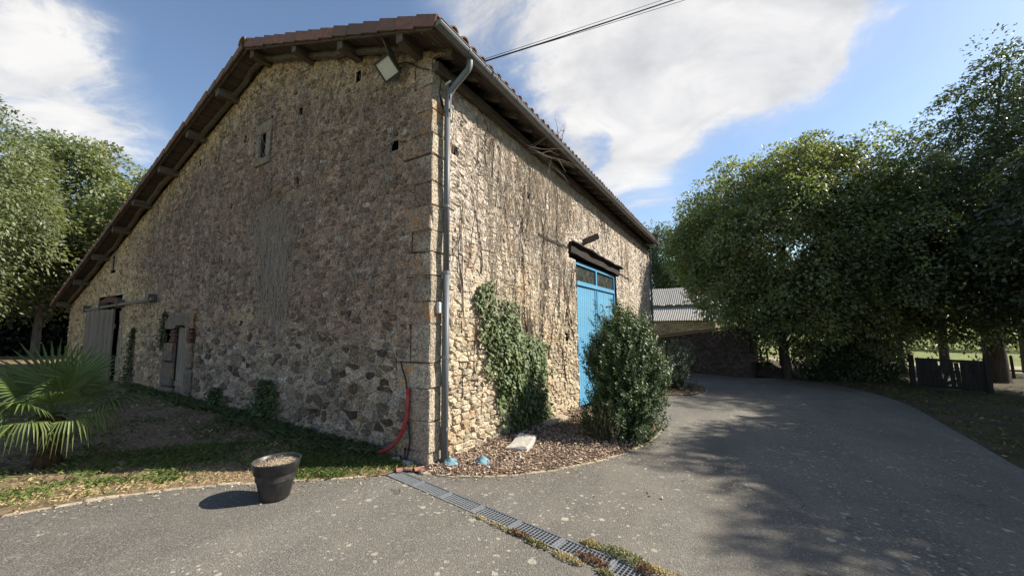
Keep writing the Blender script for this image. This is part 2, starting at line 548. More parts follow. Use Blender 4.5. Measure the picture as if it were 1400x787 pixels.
def mat_asphalt():
    m_, t = material('asphalt')
    p = world_co(t)
    g1 = t.noise(p, 140, 3, .7); g2 = t.noise(p, 55, 4, .7); big = t.noise(p, .55, 5, .6)
    c = t.ramp(g1, (.30, (.060, .055, .048)), (.5, (.128, .118, .102)), (.72, (.27, .248, .21)))
    c = t.mix(.65, c, t.ramp(g2, (.3, .68), (.7, 1.3)), 'MULTIPLY')
    c = t.mix(.75, c, t.ramp(big, (.3, .80), (.7, 1.2)), 'MULTIPLY')
    agg = t.n('ShaderNodeTexVoronoi', i_Vector=p, i_Scale=85)
    sel = t.math('GREATER_THAN', t.n('ShaderNodeSeparateColor', i_0=agg.outputs['Color']).outputs[0], .86)
    c = t.mix(t.math('MULTIPLY', sel, .45), c, (.30, .28, .24))
    # dusty tan staining
    dust = t.ramp(t.noise(p, 1.7, 6, .65), (.42, 0.0), (.75, .55))
    c = t.mix(dust, c, (.21, .185, .15))
    wear = t.noise(t.n('ShaderNodeMapping', i_Vector=p, i_Rotation=(0, 0, .35), i_Scale=(1.1, .18, 1)).outputs[0], 1.0, 5, .6)
    c = t.mix(.7, c, t.ramp(wear, (.32, .78), (.66, 1.16)), 'MULTIPLY')
    crk = t.n('ShaderNodeTexVoronoi', feature='DISTANCE_TO_EDGE', voronoi_dimensions='2D', i_Vector=t.vmath('ADD', p, t.vmath('SCALE', t.n('ShaderNodeTexNoise', i_Vector=p, i_Scale=2.5, i_Detail=6.0).outputs['Color']).outputs[0]).outputs[0], i_Scale=.33)
    crl = t.math('MULTIPLY', t.ramp(crk.outputs[0], (.0, 1.0), (.0035, 0.0)), t.ramp(t.noise(p, .9, 3, .5), (.5, 0.0), (.6, .75)))
    c = t.mix(crl, c, (.03, .028, .025))
    # round crusts of pale lichen, two sizes
    wp = t.vmath('ADD', p, t.vmath('MULTIPLY', t.vmath('SUBTRACT', t.n('ShaderNodeTexNoise', i_Vector=p, i_Scale=30).outputs['Color'], (.5, .5, .5)).outputs[0], (.03, .03, .0)).outputs[0]).outputs[0]
    patch = t.ramp(t.noise(p, .8, 4, .6), (.42, 0.0), (.58, 1.0))
    for sc, thr, rad in ((4.2, .62, .125), (9.0, .70, .16), (19.0, .72, .2)):
        vo = t.n('ShaderNodeTexVoronoi', voronoi_dimensions='2D', i_Vector=wp, i_Scale=sc)
        rnd = t.n('ShaderNodeSeparateColor', i_0=vo.outputs['Color'])
        on = t.math('GREATER_THAN', rnd.outputs[0], thr)
        rr = t.math('MULTIPLY', t.math('ADD', rnd.outputs[1], .25), rad)
        edge = t.n('ShaderNodeMapRange', i_0=t.math('SUBTRACT', rr, vo.outputs['Distance']), i_1=0.0, i_2=.03).outputs[0]
        f = t.math('MULTIPLY', t.math('MULTIPLY', edge, on), t.math('MULTIPLY', patch, .72))
        f = t.math('MULTIPLY', f, t.ramp(g2, (.25, .45), (.6, 1.0)))
        c = t.mix(f, c, (.50, .47, .38))
    bh = t.math('ADD', t.math('MULTIPLY', g1, .6), t.math('MULTIPLY', agg.outputs['Distance'], -.8))
    finish(t, c, .9, bh, .006, 1, .25)


mat_asphalt()


def mat_earth(name, soil0, soil1, grass0, grass1, lo, hi):
    m_, t = material(name)
    p = world_co(t)
    f = t.noise(p, 22, 8, .75)
    s = t.ramp(f, (.38, soil0), (.62, soil1))
    g = t.ramp(t.noise(p, 60, 5, .7), (.3, grass0), (.7, grass1))
    k = t.ramp(t.math('ADD', t.math('MULTIPLY', t.noise(p, 1.3, 6, .65), .7), t.math('MULTIPLY', t.noise(p, 9, 5, .7), .3)), (lo, 0.0), (hi, 1.0))
    finish(t, t.mix(k, s, g), .95, t.math('ADD', f, t.noise(p, 110, 4, .6)), .02, 1, .1)


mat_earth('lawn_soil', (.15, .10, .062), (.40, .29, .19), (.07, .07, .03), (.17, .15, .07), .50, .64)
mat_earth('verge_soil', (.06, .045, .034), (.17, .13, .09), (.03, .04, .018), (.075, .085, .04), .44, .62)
mat_earth('field_soil', (.16, .17, .06), (.30, .29, .12), (.09, .13, .035), (.20, .23, .08), .40, .60)
mat_earth('mulch_soil', (.08, .052, .038), (.27, .18, .13), (.07, .05, .035), (.20, .14, .10), .40, .60)


def mat_window():
    m_, t = material('window_glass')
    p = obj_co(t)
    n = t.noise(p, 6, 6, .7)
    bs = t.n('ShaderNodeBsdfPrincipled')
    t.set(bs.inputs['Base Color'], t.ramp(n, (.35, (.02, .024, .022)), (.7, (.10, .105, .09))))
    t.set(bs.inputs['Roughness'], t.n('ShaderNodeMapRange', i_0=n, i_3=.08, i_4=.4).outputs[0])
    t.set(bs.inputs['Specular IOR Level'], .6)
    t.n('ShaderNodeOutputMaterial', i_0=bs.outputs[0])


mat_window()
M = MATS

# ================================================================== SETTING
KERB_L = [(-3.1, -9), (-2.25, -4.4), (-1.90, -2.83), (-1.77, -2.34), (-1.51, -1.86), (-1.18, -1.43), (-.73, -1.02), (-.34, -.60)]
KERB_R = [(.20, -.12), (.56, .04), (.86, .32), (1.14, .70), (1.41, 1.17), (1.63, 1.69), (1.82, 2.35), (1.90, 2.96), (1.97, 3.86), (1.75, 4.6), (1.0, 4.95)]
BED2 = [(.02, 8.8), (1.0, 8.85), (1.6, 9.1), (1.98, 9.64), (2.22, 11.0), (2.1, 12.43), (1.3, 14.4), (.1, 15.6)]
EDGE_R = [(5.0, 19.6), (6.35, 19.21), (7.2, 18.2), (7.45, 17.16), (7.62, 12.93), (7.07, 8.91), (6.84, 7.02), (6.55, 4.86), (6.3, 2.5)]
kl = smooth_path(KERB_L, 2); kr = smooth_path(KERB_R, 2); b2 = smooth_path(BED2, 2); er = smooth_path(EDGE_R, 2)
D0, D1 = np.array([-.20, -.345]), np.array([4.3, -.965])       # drain centre line
dd = (D1 - D0) / np.linalg.norm(D1 - D0); dn = np.array([-dd[1], dd[0]]); DW = .098
asph_n = [tuple(D0 + dn * DW)] + [tuple(p) for p in kr] + [(.02, 5.0)] + [tuple(p) for p in b2] + [(-1.4, 19.5), (3.6, 19.0)] + \
         [tuple(p) for p in er] + [(6.5, -.9), tuple(D1 + dd * .02 - dn * 0), tuple(D1 + dn * DW)]
asph_s = [tuple(p) for p in kl] + [tuple(D0 - dn * DW), tuple(D1 - dn * DW), tuple(D1 + dd * .02), (6.5, -.9), (7.2, -4), (9, -9)]
road_z = lambda x, y: gz(x, y) + .006 * vnoise(x * 1.3, y * 1.3, 5)
for nm_, pl in (('driveway', asph_n), ('driveway', asph_s)):
    tag(sheet(nm_, pl, .22, road_z, M['asphalt']), 'grey-brown asphalt driveway', None, None, 'structure')


def make_ground():
    def axis(lo, hi, st, far):
        a = list(np.arange(lo, hi + .01, st)); s = st
        while a[-1] < far: s *= 1.35; a.append(a[-1] + s)
        s = st
        while a[0] > -far: s *= 1.35; a.insert(0, a[0] - s)
        return np.array(a)
    xs = axis(-26, 24, .5, 500); ys = axis(-10, 36, .5, 500)
    gx, gy = np.meshgrid(xs, ys); x, y = gx.ravel(), gy.ravel()
    z = gz(x, y) - .05 + .03 * vnoise(x * .4, y * .4, 3)
    ins = in_poly(x, y, asph_n) | in_poly(x, y, asph_s)
    near = np.minimum(poly_dist(x, y, asph_n), poly_dist(x, y, asph_s))
    z = np.where(ins | (near < .8), gz(x, y) - .3, z)
    far = np.clip((np.hypot(x, y) - 60) / 300, 0, 1)
    z = z + far * 6 * (vnoise(x * .01, y * .01, 9) + .6)
    nx, ny = len(xs), len(ys)
    f = [(j * nx + i, j * nx + i + 1, (j + 1) * nx + i + 1, (j + 1) * nx + i) for j in range(ny - 1) for i in range(nx - 1)]
    mb = MB(); mb.add(np.column_stack([x, y, z]), f)
    tag(mb.build('ground', M['field_soil'], smooth=True), 'grassy ground spreading out to the far fields', None, None, 'structure')


make_ground()

LAWN = [tuple(p) for p in kl[::-1]] + [(-6, -9), (-30, -9), (-30, 22), (-16.3, 22), (-16.3, .05), (-.05, .05), (-.02, -.08), (.20, -.12), tuple(D0 + dn * DW), tuple(D0 - dn * DW)]


def lawn_z(x, y):
    d = np.clip(poly_dist(x, y, [tuple(p) for p in kl], False) / .5, 0, 1)
    return gz(x, y) + .004 + d * (.025 + .03 * vnoise(x * 1.1, y * 1.1, 21) + .012 * vnoise(x * 5, y * 5, 22))


tag(sheet('lawn', LAWN, .24, lawn_z, M['lawn_soil']), 'patchy lawn and bare soil beside the gable', None, None, 'structure')
BED1 = [(.0, -.1)] + [tuple(p) for p in kr] + [(.0, 4.97)]


def bed_z(x, y):
    d = np.clip(poly_dist(x, y, [tuple(p) for p in kr], False) / .35, 0, 1)
    return gz(x, y) + .008 + d * (.045 + .02 * vnoise(x * 3, y * 3, 31) + .012 * vnoise(x * 11, y * 11, 32))


tag(sheet('mulch_bed', BED1, .1, bed_z, M['mulch_soil']), 'bark mulch planting bed along the sunlit side wall', None, None, 'structure')
tag(sheet('planting_bed', [tuple(p) for p in b2], .2, lambda x, y: gz(x, y) + .03 + .02 * vnoise(x * 3, y * 3, 33), M['mulch_soil']),
    'far planting bed at the end of the side wall', None, None, 'structure')
VERGE = [tuple(p) for p in er] + [(6.5, -.9), (7.2, -4), (9, -9), (26, -9), (26, 30), (5, 30), (3.9, 23.5), (3.9, 19.4)]


def verge_z(x, y):
    d = np.clip(poly_dist(x, y, [tuple(p) for p in er], False) / .8, 0, 1)
    return gz(x, y) + .002 + d * (.04 + .05 * vnoise(x * .7, y * .7, 41) + .02 * vnoise(x * 4, y * 4, 42))


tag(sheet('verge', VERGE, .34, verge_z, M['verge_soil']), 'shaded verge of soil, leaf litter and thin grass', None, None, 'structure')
# sunlit lane in the distance, seen between the trunks
lane = [(2, 29.5), (30, 35), (60, 40), (60, 43), (30, 38.4), (2, 32.5)]
tag(sheet('lane', lane, 2.0, lambda x, y: gz(x, y) + .03, M['gravel_fill']), 'pale sunlit lane beyond the trees', None, None, 'structure')


def edging(name, path, label, w=.075, zf=None, seed=1):
    r_ = np.random.default_rng(seed)
    root = empty(name, (*path[0], float(gz(*path[0]))), label, None, None, 'structure')
    seg = np.diff(path, axis=0); L = np.concatenate([[0], np.cumsum(np.linalg.norm(seg, axis=1))])
    s = 0.02
    while s < L[-1] - .1:
        ln = r_.uniform(.12, .30); e = min(s + ln, L[-1])
        a = np.array([np.interp(s + .002, L, path[:, 0]), np.interp(s + .002, L, path[:, 1])])
        b = np.array([np.interp(e - .002, L, path[:, 0]), np.interp(e - .002, L, path[:, 1])])
        d = (b - a) / np.linalg.norm(b - a); n = np.array([-d[1], d[0]])
        ww = w * r_.uniform(.75, 1.15); off = r_.normal(0, .006)
        top = r_.uniform(.004, .016)
        c = (a + b) / 2; hb = np.linalg.norm(b - a) / 2
        ring = []
        for sx, sy in ((-1, -1), (0, -1.1), (1, -1), (1.02, 0), (1, 1), (0, 1.1), (-1, 1), (-1.02, 0)):
            q = c + d * hb * sx * r_.uniform(.93, 1) + n * (ww / 2 * sy * r_.uniform(.85, 1) + off)
            ring.append(q)
        ring = np.array(ring); z = gz(ring[:, 0], ring[:, 1])
        inner = c + (ring - c) * .9
        mb = MB()
        v = np.vstack([np.column_stack([ring, z - .05]), np.column_stack([ring, z + top - .006]), np.column_stack([inner, z + top])])
        f = []
        for k in range(8):
            k2 = (k + 1) % 8
            f += [(k, k2, 8 + k2, 8 + k), (8 + k, 8 + k2, 16 + k2, 16 + k)]
        f.append(tuple(range(16, 24)))
        mb.add(v, f)
        mb.build('edging_stone', M['edging'], root, (*c, float(gz(*c))))
        s = e
    return root


edging('kerb', kl[kl[:, 1] > -4.6], 'pale stone edging between lawn and driveway', .05, seed=2)
edging('kerb', kr, 'curved pale stone edging round the mulch bed', .05, seed=3)
edging('kerb', b2[2:-4], 'curved edging of the far planting bed', .08, seed=4)

# ================================================================== BARN
SL = .348                       # roof slope (rise over run)
RX, RZ = -4.16, 6.66            # ridge line of the purlin centres
XL, YB = -16.2, 13.95           # far gable corner, far end of the side wall


def purlin_z(x):
    return np.where(np.asarray(x) < RX, 2.49 + SL * (np.asarray(x) + 16.15), 5.29 + SL * (-.22 - np.asarray(x)))


barn = empty('stone_barn', (0, 0, 0), 'large rubble-stone barn with low-pitched tiled roof and blue double doors', 'barn')


def clip(poly, nx, ny, d):
    """keep points with n.p <= d"""
    out = []; n = len(poly)
    for i in range(n):
        a = poly[i]; b = poly[(i + 1) % n]
        da = nx * a[0] + ny * a[1] - d; db = nx * b[0] + ny * b[1] - d
        if da <= 0: out.append(a)
        if (da < 0 < db) or (db < 0 < da):
            t = da / (da - db); out.append((a[0] + (b[0] - a[0]) * t, a[1] + (b[1] - a[1]) * t))
    return out


def rubble_cells(u0, u1, z0, zmax, rects, planes, rowh, colw, gapf, seed, ku=1.75):
    """irregular coursed rubble: list of (polygon, centre). Works in a space squeezed along u."""
    r_ = np.random.default_rng(seed)
    seeds = []; z = z0
    while z < zmax:
        h = r_.uniform(*rowh(z)); u = u0 - r_.uniform(0, .2)
        while u < u1:
            w = r_.uniform(*colw(z)) * r_.choice([.7, 1, 1, 1.5], p=[.25, .35, .25, .15])
            if r_.random() < .12 and w > .2:        # two thin stones stacked
                seeds += [(u + w / 2, z + h * .22), (u + w / 2 + r_.normal(0, .02), z + h * .76)]
            else:
                seeds.append((u + w / 2, z + h / 2 + r_.normal(0, h * .16)))
            u += w
        z += h
    S = np.array(seeds)
    kd = kdtree.KDTree(len(S))
    for i, (a, b) in enumerate(S): kd.insert((a / ku, b, 0), i)
    kd.balance(); out = []
    for i, (a, b) in enumerate(S):
        if not (u0 <= a <= u1): continue
        if any(n[0] * a + n[1] * b > n[2] for n in planes): continue
        if any(q[0] < a < q[1] and q[2] < b < q[3] for q in rects): continue
        A = a / ku; g = gapf(a, b)
        poly = [(A - .4, b - .3), (A + .4, b - .3), (A + .4, b + .3), (A - .4, b + .3)]
        for (co, j, dist) in kd.find_n((A, b, 0), 15):
            if j == i: continue
            nx, ny = co[0] - A, co[1] - b; L = math.hypot(nx, ny)
            if L < 1e-6: continue
            nx /= L; ny /= L
            poly = clip(poly, nx, ny, nx * (A + co[0]) / 2 + ny * (b + co[1]) / 2 - g)
            if len(poly) < 3: break
        if len(poly) < 3: continue
        poly = [(p[0] * ku, p[1]) for p in poly]
        for n in planes: poly = clip(poly, *n) if len(poly) > 2 else poly
        for q in rects:
            if len(poly) < 3: break
            us = [p[0] for p in poly]; zs = [p[1] for p in poly]
            if max(us) < q[0] or min(us) > q[1] or max(zs) < q[2] or min(zs) > q[3]: continue
            if a <= q[0]: poly = clip(poly, 1, 0, q[0] - .006)
            elif a >= q[1]: poly = clip(poly, -1, 0, -q[1] - .006)
            elif b <= q[2]: poly = clip(poly, 0, 1, q[2] - .006)
            else: poly = clip(poly, 0, -1, -q[3] - .006)
        if len(poly) < 3: continue
        ar = .5 * abs(sum(p[0] * q[1] - q[0] * p[1] for p, q in zip(poly, poly[1:] + poly[:1])))
        if ar < .0012: continue
        out.append((poly, (a, b), ar))
    return out


def stone_geo(poly, r_, depth, mapf):
    """rough stone standing proud of the wall: rings of an eroded polygon"""
    p = np.array(poly); c = p.mean(0)
    q = []
    for a, b in zip(p, np.roll(p, -1, axis=0)):
        L = np.linalg.norm(b - a)
        if L < .025: q.append((a + b) / 2); continue
        k = min(.22, .016 / L) if L > .06 else .2
        q += [a + (b - a) * k, a + (b - a) * (1 - k)]
        if L > .16: q.insert(-1, (a + b) / 2 + (c - (a + b) / 2) * r_.uniform(-.05, .09))
    q = np.array(q)
    n = len(q)
    q = c + (q - c) * (1 + r_.normal(0, .085, (n, 1)))
    tilt = r_.normal(0, .08, 2)
    inn = c + (q - c) * (r_.uniform(.66, .86, (n, 1)))
    def dep(pts, base): return base + np.clip((pts - c) @ tilt, -.012, .012)
    cen = np.array([c + r_.normal(0, .01, 2)])
    rings = [(c + (q - c) * 1.06, np.full(n, -.035)), (q, dep(q, depth * .35) + r_.normal(0, .003, n)),
             (inn, dep(inn, depth) + r_.normal(0, .005, n)), (cen, dep(cen, depth * 1.08) + r_.normal(0, .004, 1))]
    v = np.vstack([mapf(pp[:, 0], pp[:, 1], dd_) for pp, dd_ in rings])
    f = []
    for k in range(n):
        k2 = (k + 1) % n
        f += [(k, k2, n + k2, n + k), (n + k, n + k2, 2 * n + k2, 2 * n + k), (2 * n + k, 2 * n + k2, 3 * n)]
    return v, f


def mortar_grid(name, u0, u1, z0, z1f, step, rects, mapf, colf, relief, parent, seed, mat):
    us = np.linspace(u0, u1, int((u1 - u0) / step) + 1); zmx = 6.9
    zs = np.arange(z0, zmx, step)
    gu, gv = np.meshgrid(us, zs); u, z = gu.ravel(), gv.ravel()
    zt = z1f(u); z = np.minimum(z, zt)
    d = relief(u, z) + .004 + .011 * vnoise(u * 8, z * 8, seed, 3) + .007 * vnoise(u * 24, z * 24, seed + 1, 2)
    nx = len(us)
    uc = (gu[:-1, :-1] + gu[1:, 1:]) / 2; zc = (gv[:-1, :-1] + gv[1:, 1:]) / 2
    keep = gv[:-1, :-1] < z1f(uc)
    for q in rects: keep &= ~((uc > q[0]) & (uc < q[1]) & (zc > q[2]) & (zc < q[3]))
    J, I = np.nonzero(keep)
    a = J * nx + I
    f = np.column_stack([a, a + 1, a + nx + 1, a + nx])
    mb = MB(); mb.add(mapf(u, z, d), [tuple(r) for r in f.tolist()], colf(u, z))
    o = mb.build(name, mat, parent, smooth=True)
    return o


def recess(name, mapf, rect, depth, mat, parent, inset=.0):
    u0, u1, z0, z1 = rect
    u0 -= inset; u1 += inset; z0 -= inset; z1 += inset
    U = np.array([u0, u1, u1, u0, u0, u1, u1, u0]); Z = np.array([z0, z0, z1, z1] * 2); D = np.array([-.005] * 4 + [-depth] * 4)
    mb = MB(); mb.add(mapf(U, Z, D), [(0, 1, 5, 4), (1, 2, 6, 5), (2, 3, 7, 6), (3, 0, 4, 7), (4, 5, 6, 7)])
    return mb.build(name, mat, parent)


mapG = lambda u, z, d: np.column_stack([u, -np.asarray(d) + 0 * u, z])
mapS = lambda u, z, d: np.column_stack([np.asarray(d) + 0 * u, u, z])

# corner quoins ----------------------------------------------------------------
qz = [5.16, 4.80, 4.46, 4.14, 3.85, 3.49, 3.18, 2.86, 2.59, 2.29, 1.965, 1.69, 1.22, .91, .52, .17, -.25]
qg = [.30, .26, .36, .50, .33, .27, .44, .30, .40, .28, .36, .30, .55, .33, .42, .37]
qs = [.28, .42, .26, .30, .34, .30, .28, .40, .27, .33, .29, .36, .27, .30, .26, .33]
rectsG, rectsS = [], []
for i in range(16):
    rectsG.append((-qg[i], .2, qz[i + 1], qz[i])); rectsS.append((-.2, qs[i], qz[i + 1], qz[i]))
# openings (u0,u1,z0,z1)
SLIDE = (-13.30, -11.14, -.2, 2.22); DOOR = (-7.40, -6.82, -.2, 1.68)
SLIT = (-4.27, -4.05, 4.80, 5.27); SLIT2 = (-12.23, -12.03, 3.38, 3.78)
holesG = [(-3.06, -2.94, 5.28, 5.43), (-3.08, -2.95, 4.05, 4.19), (-.77, -.60, 4.06, 4.21), (-1.55, -1.43, 5.34, 5.53), (-4.90, -4.80, 5.28, 5.42), (-6.88, -6.79, 5.26, 5.42), (-5.3, -5.21, 4.02, 4.14)]
BD = (5.03, 8.47, -.75, 3.22)
holesS = [(.38, .52, 4.0, 4.14), (2.55, 2.69, 4.02, 4.15), (4.63, 4.78, 4.18, 4.32), (8.9, 9.06, 3.95, 4.09), (11.3, 11.46, 4.43, 4.58), (4.25, 4.42, 1.32, 1.5)]
rectsG += [SLIDE, (DOOR[0] - .62, DOOR[1] + .36, -.3, 2.0), (-4.44, -3.86, 4.66, 5.52), (-12.33, -11.93, 3.28, 3.88), (-13.2, -11.1, 2.2, 2.62)] + holesG
rectsS += [(BD[0] - .04, BD[1] + .04, -.9, 3.30), (4.55, 8.85, 3.22, 3.56)] + holesS


def colG(u, z):
    """weathering of the gable: grey-brown crust, buff where sheltered by the verge or newly pointed, paler foot"""
    u = np.asarray(u, float); z = np.asarray(z, float)
    n = vnoise(u * .9, z * .9, 51); n2 = vnoise(u * 3, z * 3, 52)
    top = purlin_z(u) - z
    buff = np.clip(1.1 - top / .75 + n * .5, 0, 1) * np.where(u < -4, 1, .55)
    buff = np.maximum(buff, np.clip((-7.2 - u) / 3.0 + n * .9 - np.clip(z - 2.6, 0, 2) * .35, 0, .95))
    buff = np.maximum(buff, np.clip(1.0 - abs(z - 1.9) / .55 + n * .8 - .75, 0, .7) * (u < -3.5))
    foot = np.clip((1.75 - z + n * .5) / .5, 0, 1) * np.clip((u + 6.6) / .8, 0, 1)
    crust = np.array([.345, .242, .176]); bf = np.array([.60, .435, .255]); ft = np.array([.44, .345, .26])
    c = crust * (1 + .25 * n2[..., None]) if u.ndim else crust
    c = c * (1 - buff[..., None]) + bf * buff[..., None]
    c = c * (1 - foot[..., None] * .8) + ft * foot[..., None] * .8
    # rust run below the slit window, white lime splash
    rust = np.exp(-((u + 4.12) / .075) ** 2) * ((z > 3.7) & (z < 4.7)) * np.clip(.75 + n2, 0, 1)
    c = c * (1 - rust[..., None] * .75) + np.array([.30, .15, .05]) * rust[..., None] * .75
    return c


def colS(u, z):
    u = np.asarray(u, float); z = np.asarray(z, float)
    n = vnoise(u * .8, z * .8, 61); n2 = vnoise(u * 3, z * 3, 62)
    grey = np.clip((z - 1.5 + n * .9) / 1.4, 0, 1)
    bf = np.array([.545, .455, .325]); gr = np.array([.58, .505, .42])
    c = bf * (1 - grey[..., None]) + gr * grey[..., None]
    return c * (1 + .14 * n2[..., None])


def build_wall(name, u0, u1, z0, ztop, zmax, rects, planes, mapf, colf, mat, seed, proj_pick, rowh, colw, gapf, colstone, side):
    r_ = np.random.default_rng(seed)
    w = mortar_grid(name, u0, u1, z0, ztop, .035, [q for q in rects if True], mapf, lambda u, z: colf(u, z) * (1.08 if side else 1.1), lambda u, z: (-.013 if side else -.005) * np.clip(((1.9 if side else 1.7) - z) / .8, 0, 1), barn, seed, M['side_mortar' if side else 'mortar'])
    cells = rubble_cells(u0, u1, z0, zmax, rects, planes, rowh, colw, gapf, seed)
    geo = []
    for poly, (a, b), ar in cells:
        lowk = min(1.0, max(0.0, ((1.9 if side else 1.7) - b) / .8)); dp = r_.uniform(.004, .020) * (1.05 if side else .95) * (1 + (.9 if side else .35) * lowk)
        v, f = stone_geo(poly, r_, dp, mapf)
        c3 = v.mean(0); d = c3 - CAM; dist = np.linalg.norm(d)
        cosv = abs(d[0] if side else d[1]) / dist
        geo.append((ar * cosv / dist ** 2, v, f, colstone(a, b, r_), c3))
    geo.sort(key=lambda g: -g[0])
    for g in geo[:proj_pick]:
        mb = MB(); mb.add(g[1], g[2], g[3]); mb.build('stone', mat, w, g[4])
    mb = MB()
    for g in geo[proj_pick:]: mb.add(g[1], g[2], g[3])
    tag(mb.build('small_stones', mat, w), 'rubble stones of the rest of the wall', kind='stuff')
    return w


def stG(a, b, r_):
    c = colG(np.array([a]), np.array([b]))[0]
    low = b < 1.75 + r_.normal(0, .15) and a > -6.8
    if low and r_.random() < .38:
        c = np.array([(.17, .115, .082), (.27, .215, .16), (.36, .275, .185), (.15, .108, .082), (.22, .185, .145), (.44, .33, .20)][r_.choice(6, p=[.26, .27, .17, .14, .10, .06])])
    else:
        k = r_.random()
        if k < .09: c = c * .4 + np.array([.44, .40, .35]) * .6
        elif k < .14: c = c * .5 + np.array([.30, .235, .16]) * .5
        elif k < .20: c = c * .5 + np.array([.16, .09, .07]) * .5
    return np.clip(c * r_.uniform(.55, 1.3), .02, .7)


def stS(a, b, r_):
    c = colS(np.array([a]), np.array([b]))[0]
    k = r_.random()
    if k < .12: c = c * .6 + np.array([.56, .50, .40]) * .4
    elif k < .22: c = c * .6 + np.array([.36, .26, .17]) * .4
    elif k < .30: c = c * .5 + np.array([.25, .22, .19]) * .5
    return np.clip(c * r_.uniform(.8, 1.2), .02, .75)


slopeplanes = [(-SL, 1, float(2.49 + SL * 16.15) + .02), (SL, 1, float(5.29 - SL * .22) + .02)]
gable = build_wall('gable_wall', XL, 0, -.35, lambda u: purlin_z(u) + .04, 6.8, rectsG, slopeplanes, mapG, colG, M['gable_stone'], 11, 165,
                   lambda z: (.045, .14) if z < 1.8 else (.045, .105), lambda z: (.09, .34) if z < 1.8 else (.065, .21),
                   lambda a, b: .005, stG, False)
side = build_wall('side_wall', 0, YB, -1.2, lambda u: 0 * u + 5.12, 5.1, rectsS, [(0, 1, 5.1)], mapS, colS, M['side_stone'], 12, 135,
                  lambda z: (.045, .125), lambda z: (.08, .28), lambda a, b: .004, stS, True)
for q in holesG: recess('putlog_hole', mapG, q, .3, M['dark_hole'], gable, .018)
for q in holesS: recess('putlog_hole', mapS, q, .3, M['dark_hole'], side, .018)
# closing walls at the unseen sides
mb = MB(); xs = np.array([XL, RX, 0]); zt = purlin_z(xs)
mb.add([(XL, YB, -1.5), (0, YB, -1.5), (0, YB, 5.1), (RX, YB, 6.66), (XL, YB, 2.45)], [(0, 1, 2, 3, 4)], np.array([.3, .25, .18]))
mb.add([(XL, 0, -1.5), (XL, YB, -1.5), (XL, YB, 2.45), (XL, 0, 2.45)], [(0, 1, 2, 3)], np.array([.3, .25, .18]))
mb.build('rear_wall', M['mortar'], barn)


def rough_block(a, b, r_, bev=.014, jit=.004):
    """box with broken arrises: (verts, faces)"""
    a = np.array(a, float); b = np.array(b, float); v = []; idx = {}
    for ix in range(4):
        for iy in range(4):
            for iz in range(4):
                k = (ix, iy, iz); ins = sum(i in (1, 2) for i in k)
                if ins == 3: continue
                p = []
                for ax, i in enumerate(k):
                    L = b[ax] - a[ax]; e = min(bev, L * .3)
                    p.append([a[ax], a[ax] + e, b[ax] - e, b[ax]][i])
                p = np.array(p)
                nout = 3 - ins
                c = (a + b) / 2
                if nout >= 2:
                    sgn = np.sign(p - c) * np.array([i in (0, 3) for i in k])
                    p = p - sgn * min(bev, .3 * min(b - a)) * (.45 if nout == 2 else .6)
                p += r_.normal(0, jit, 3) * (b - a > .05)
                idx[k] = len(v); v.append(p)
    f = []
    for ax in range(3):
        o1, o2 = (ax + 1) % 3, (ax + 2) % 3
        for sd_, rev in ((0, True), (3, False)):
            for i in range(3):
                for j in range(3):
                    q = []
                    for (di, dj) in ((0, 0), (1, 0), (1, 1), (0, 1)):
                        k = [0, 0, 0]; k[ax] = sd_; k[o1] = i + di; k[o2] = j + dj; q.append(idx[tuple(k)])
                    f.append(tuple(q[::-1]) if rev else tuple(q))
    return np.array(v), f


def block(name, a, b, mat, parent, color=None, bev=.014, jit=.004, seed=None, front=None):
    r_ = np.random.default_rng(seed if seed is not None else int(rng.integers(1e9)))
    v, f = rough_block(a, b, r_, bev, jit)
    c = (np.array(a) + np.array(b)) / 2
    cc = np.array(color) if color is not None else None
    if front is not None:
        cc = np.tile(cc, (len(v), 1)); cc[(v[:, 1] < a[1] + .02) & (v[:, 0] < b[0] - .012)] = front
    mb = MB(); mb.add(v, f, cc)
    return mb.build(name, mat, parent, c)


for i in range(16):
    p = rng.uniform(.010, .020)
    c = np.array([.46, .385, .29]) * rng.uniform(.8, 1.12)
    block('quoin', (-qg[i] + .004, -p, qz[i + 1] + .003), (p + .004, qs[i] - .004, qz[i] - .003), M['granite'], gable, c, .016, .007, front=colG(np.array([-.5]), np.array([(qz[i] + qz[i + 1]) / 2]))[0] * rng.uniform(.72, 1.05))

# slit windows ------------------------------------------------------------------
gr = np.array([.30, .235, .18])
sw = recess('slit_window', mapG, SLIT, .35, M['dark_hole'], gable)
block('lintel', (-4.43, -.03, 5.275), (-3.87, .03, 5.5), M['granite'], sw, gr * .95, .03)
block('jamb', (-4.42, -.025, 4.80), (-4.27, .02, 5.27), M['granite'], sw, gr)
block('jamb', (-4.05, -.028, 4.80), (-3.90, .02, 5.27), M['granite'], sw, gr * 1.05)
block('sill', (-4.40, -.035, 4.67), (-3.88, .03, 4.795), M['granite'], sw, gr * .9)
sw = recess('slit_window', mapG, SLIT2, .35, M['dark_hole'], gable)
block('jamb', (-12.33, -.02, 3.36), (-12.23, .02, 3.80), M['granite'], sw, gr * 1.2)
block('jamb', (-12.03, -.02, 3.36), (-11.94, .02, 3.80), M['granite'], sw, gr * 1.2)
block('lintel', (-12.35, -.02, 3.80), (-11.92, .2, 3.88), M['granite'], sw, gr * 1.2)

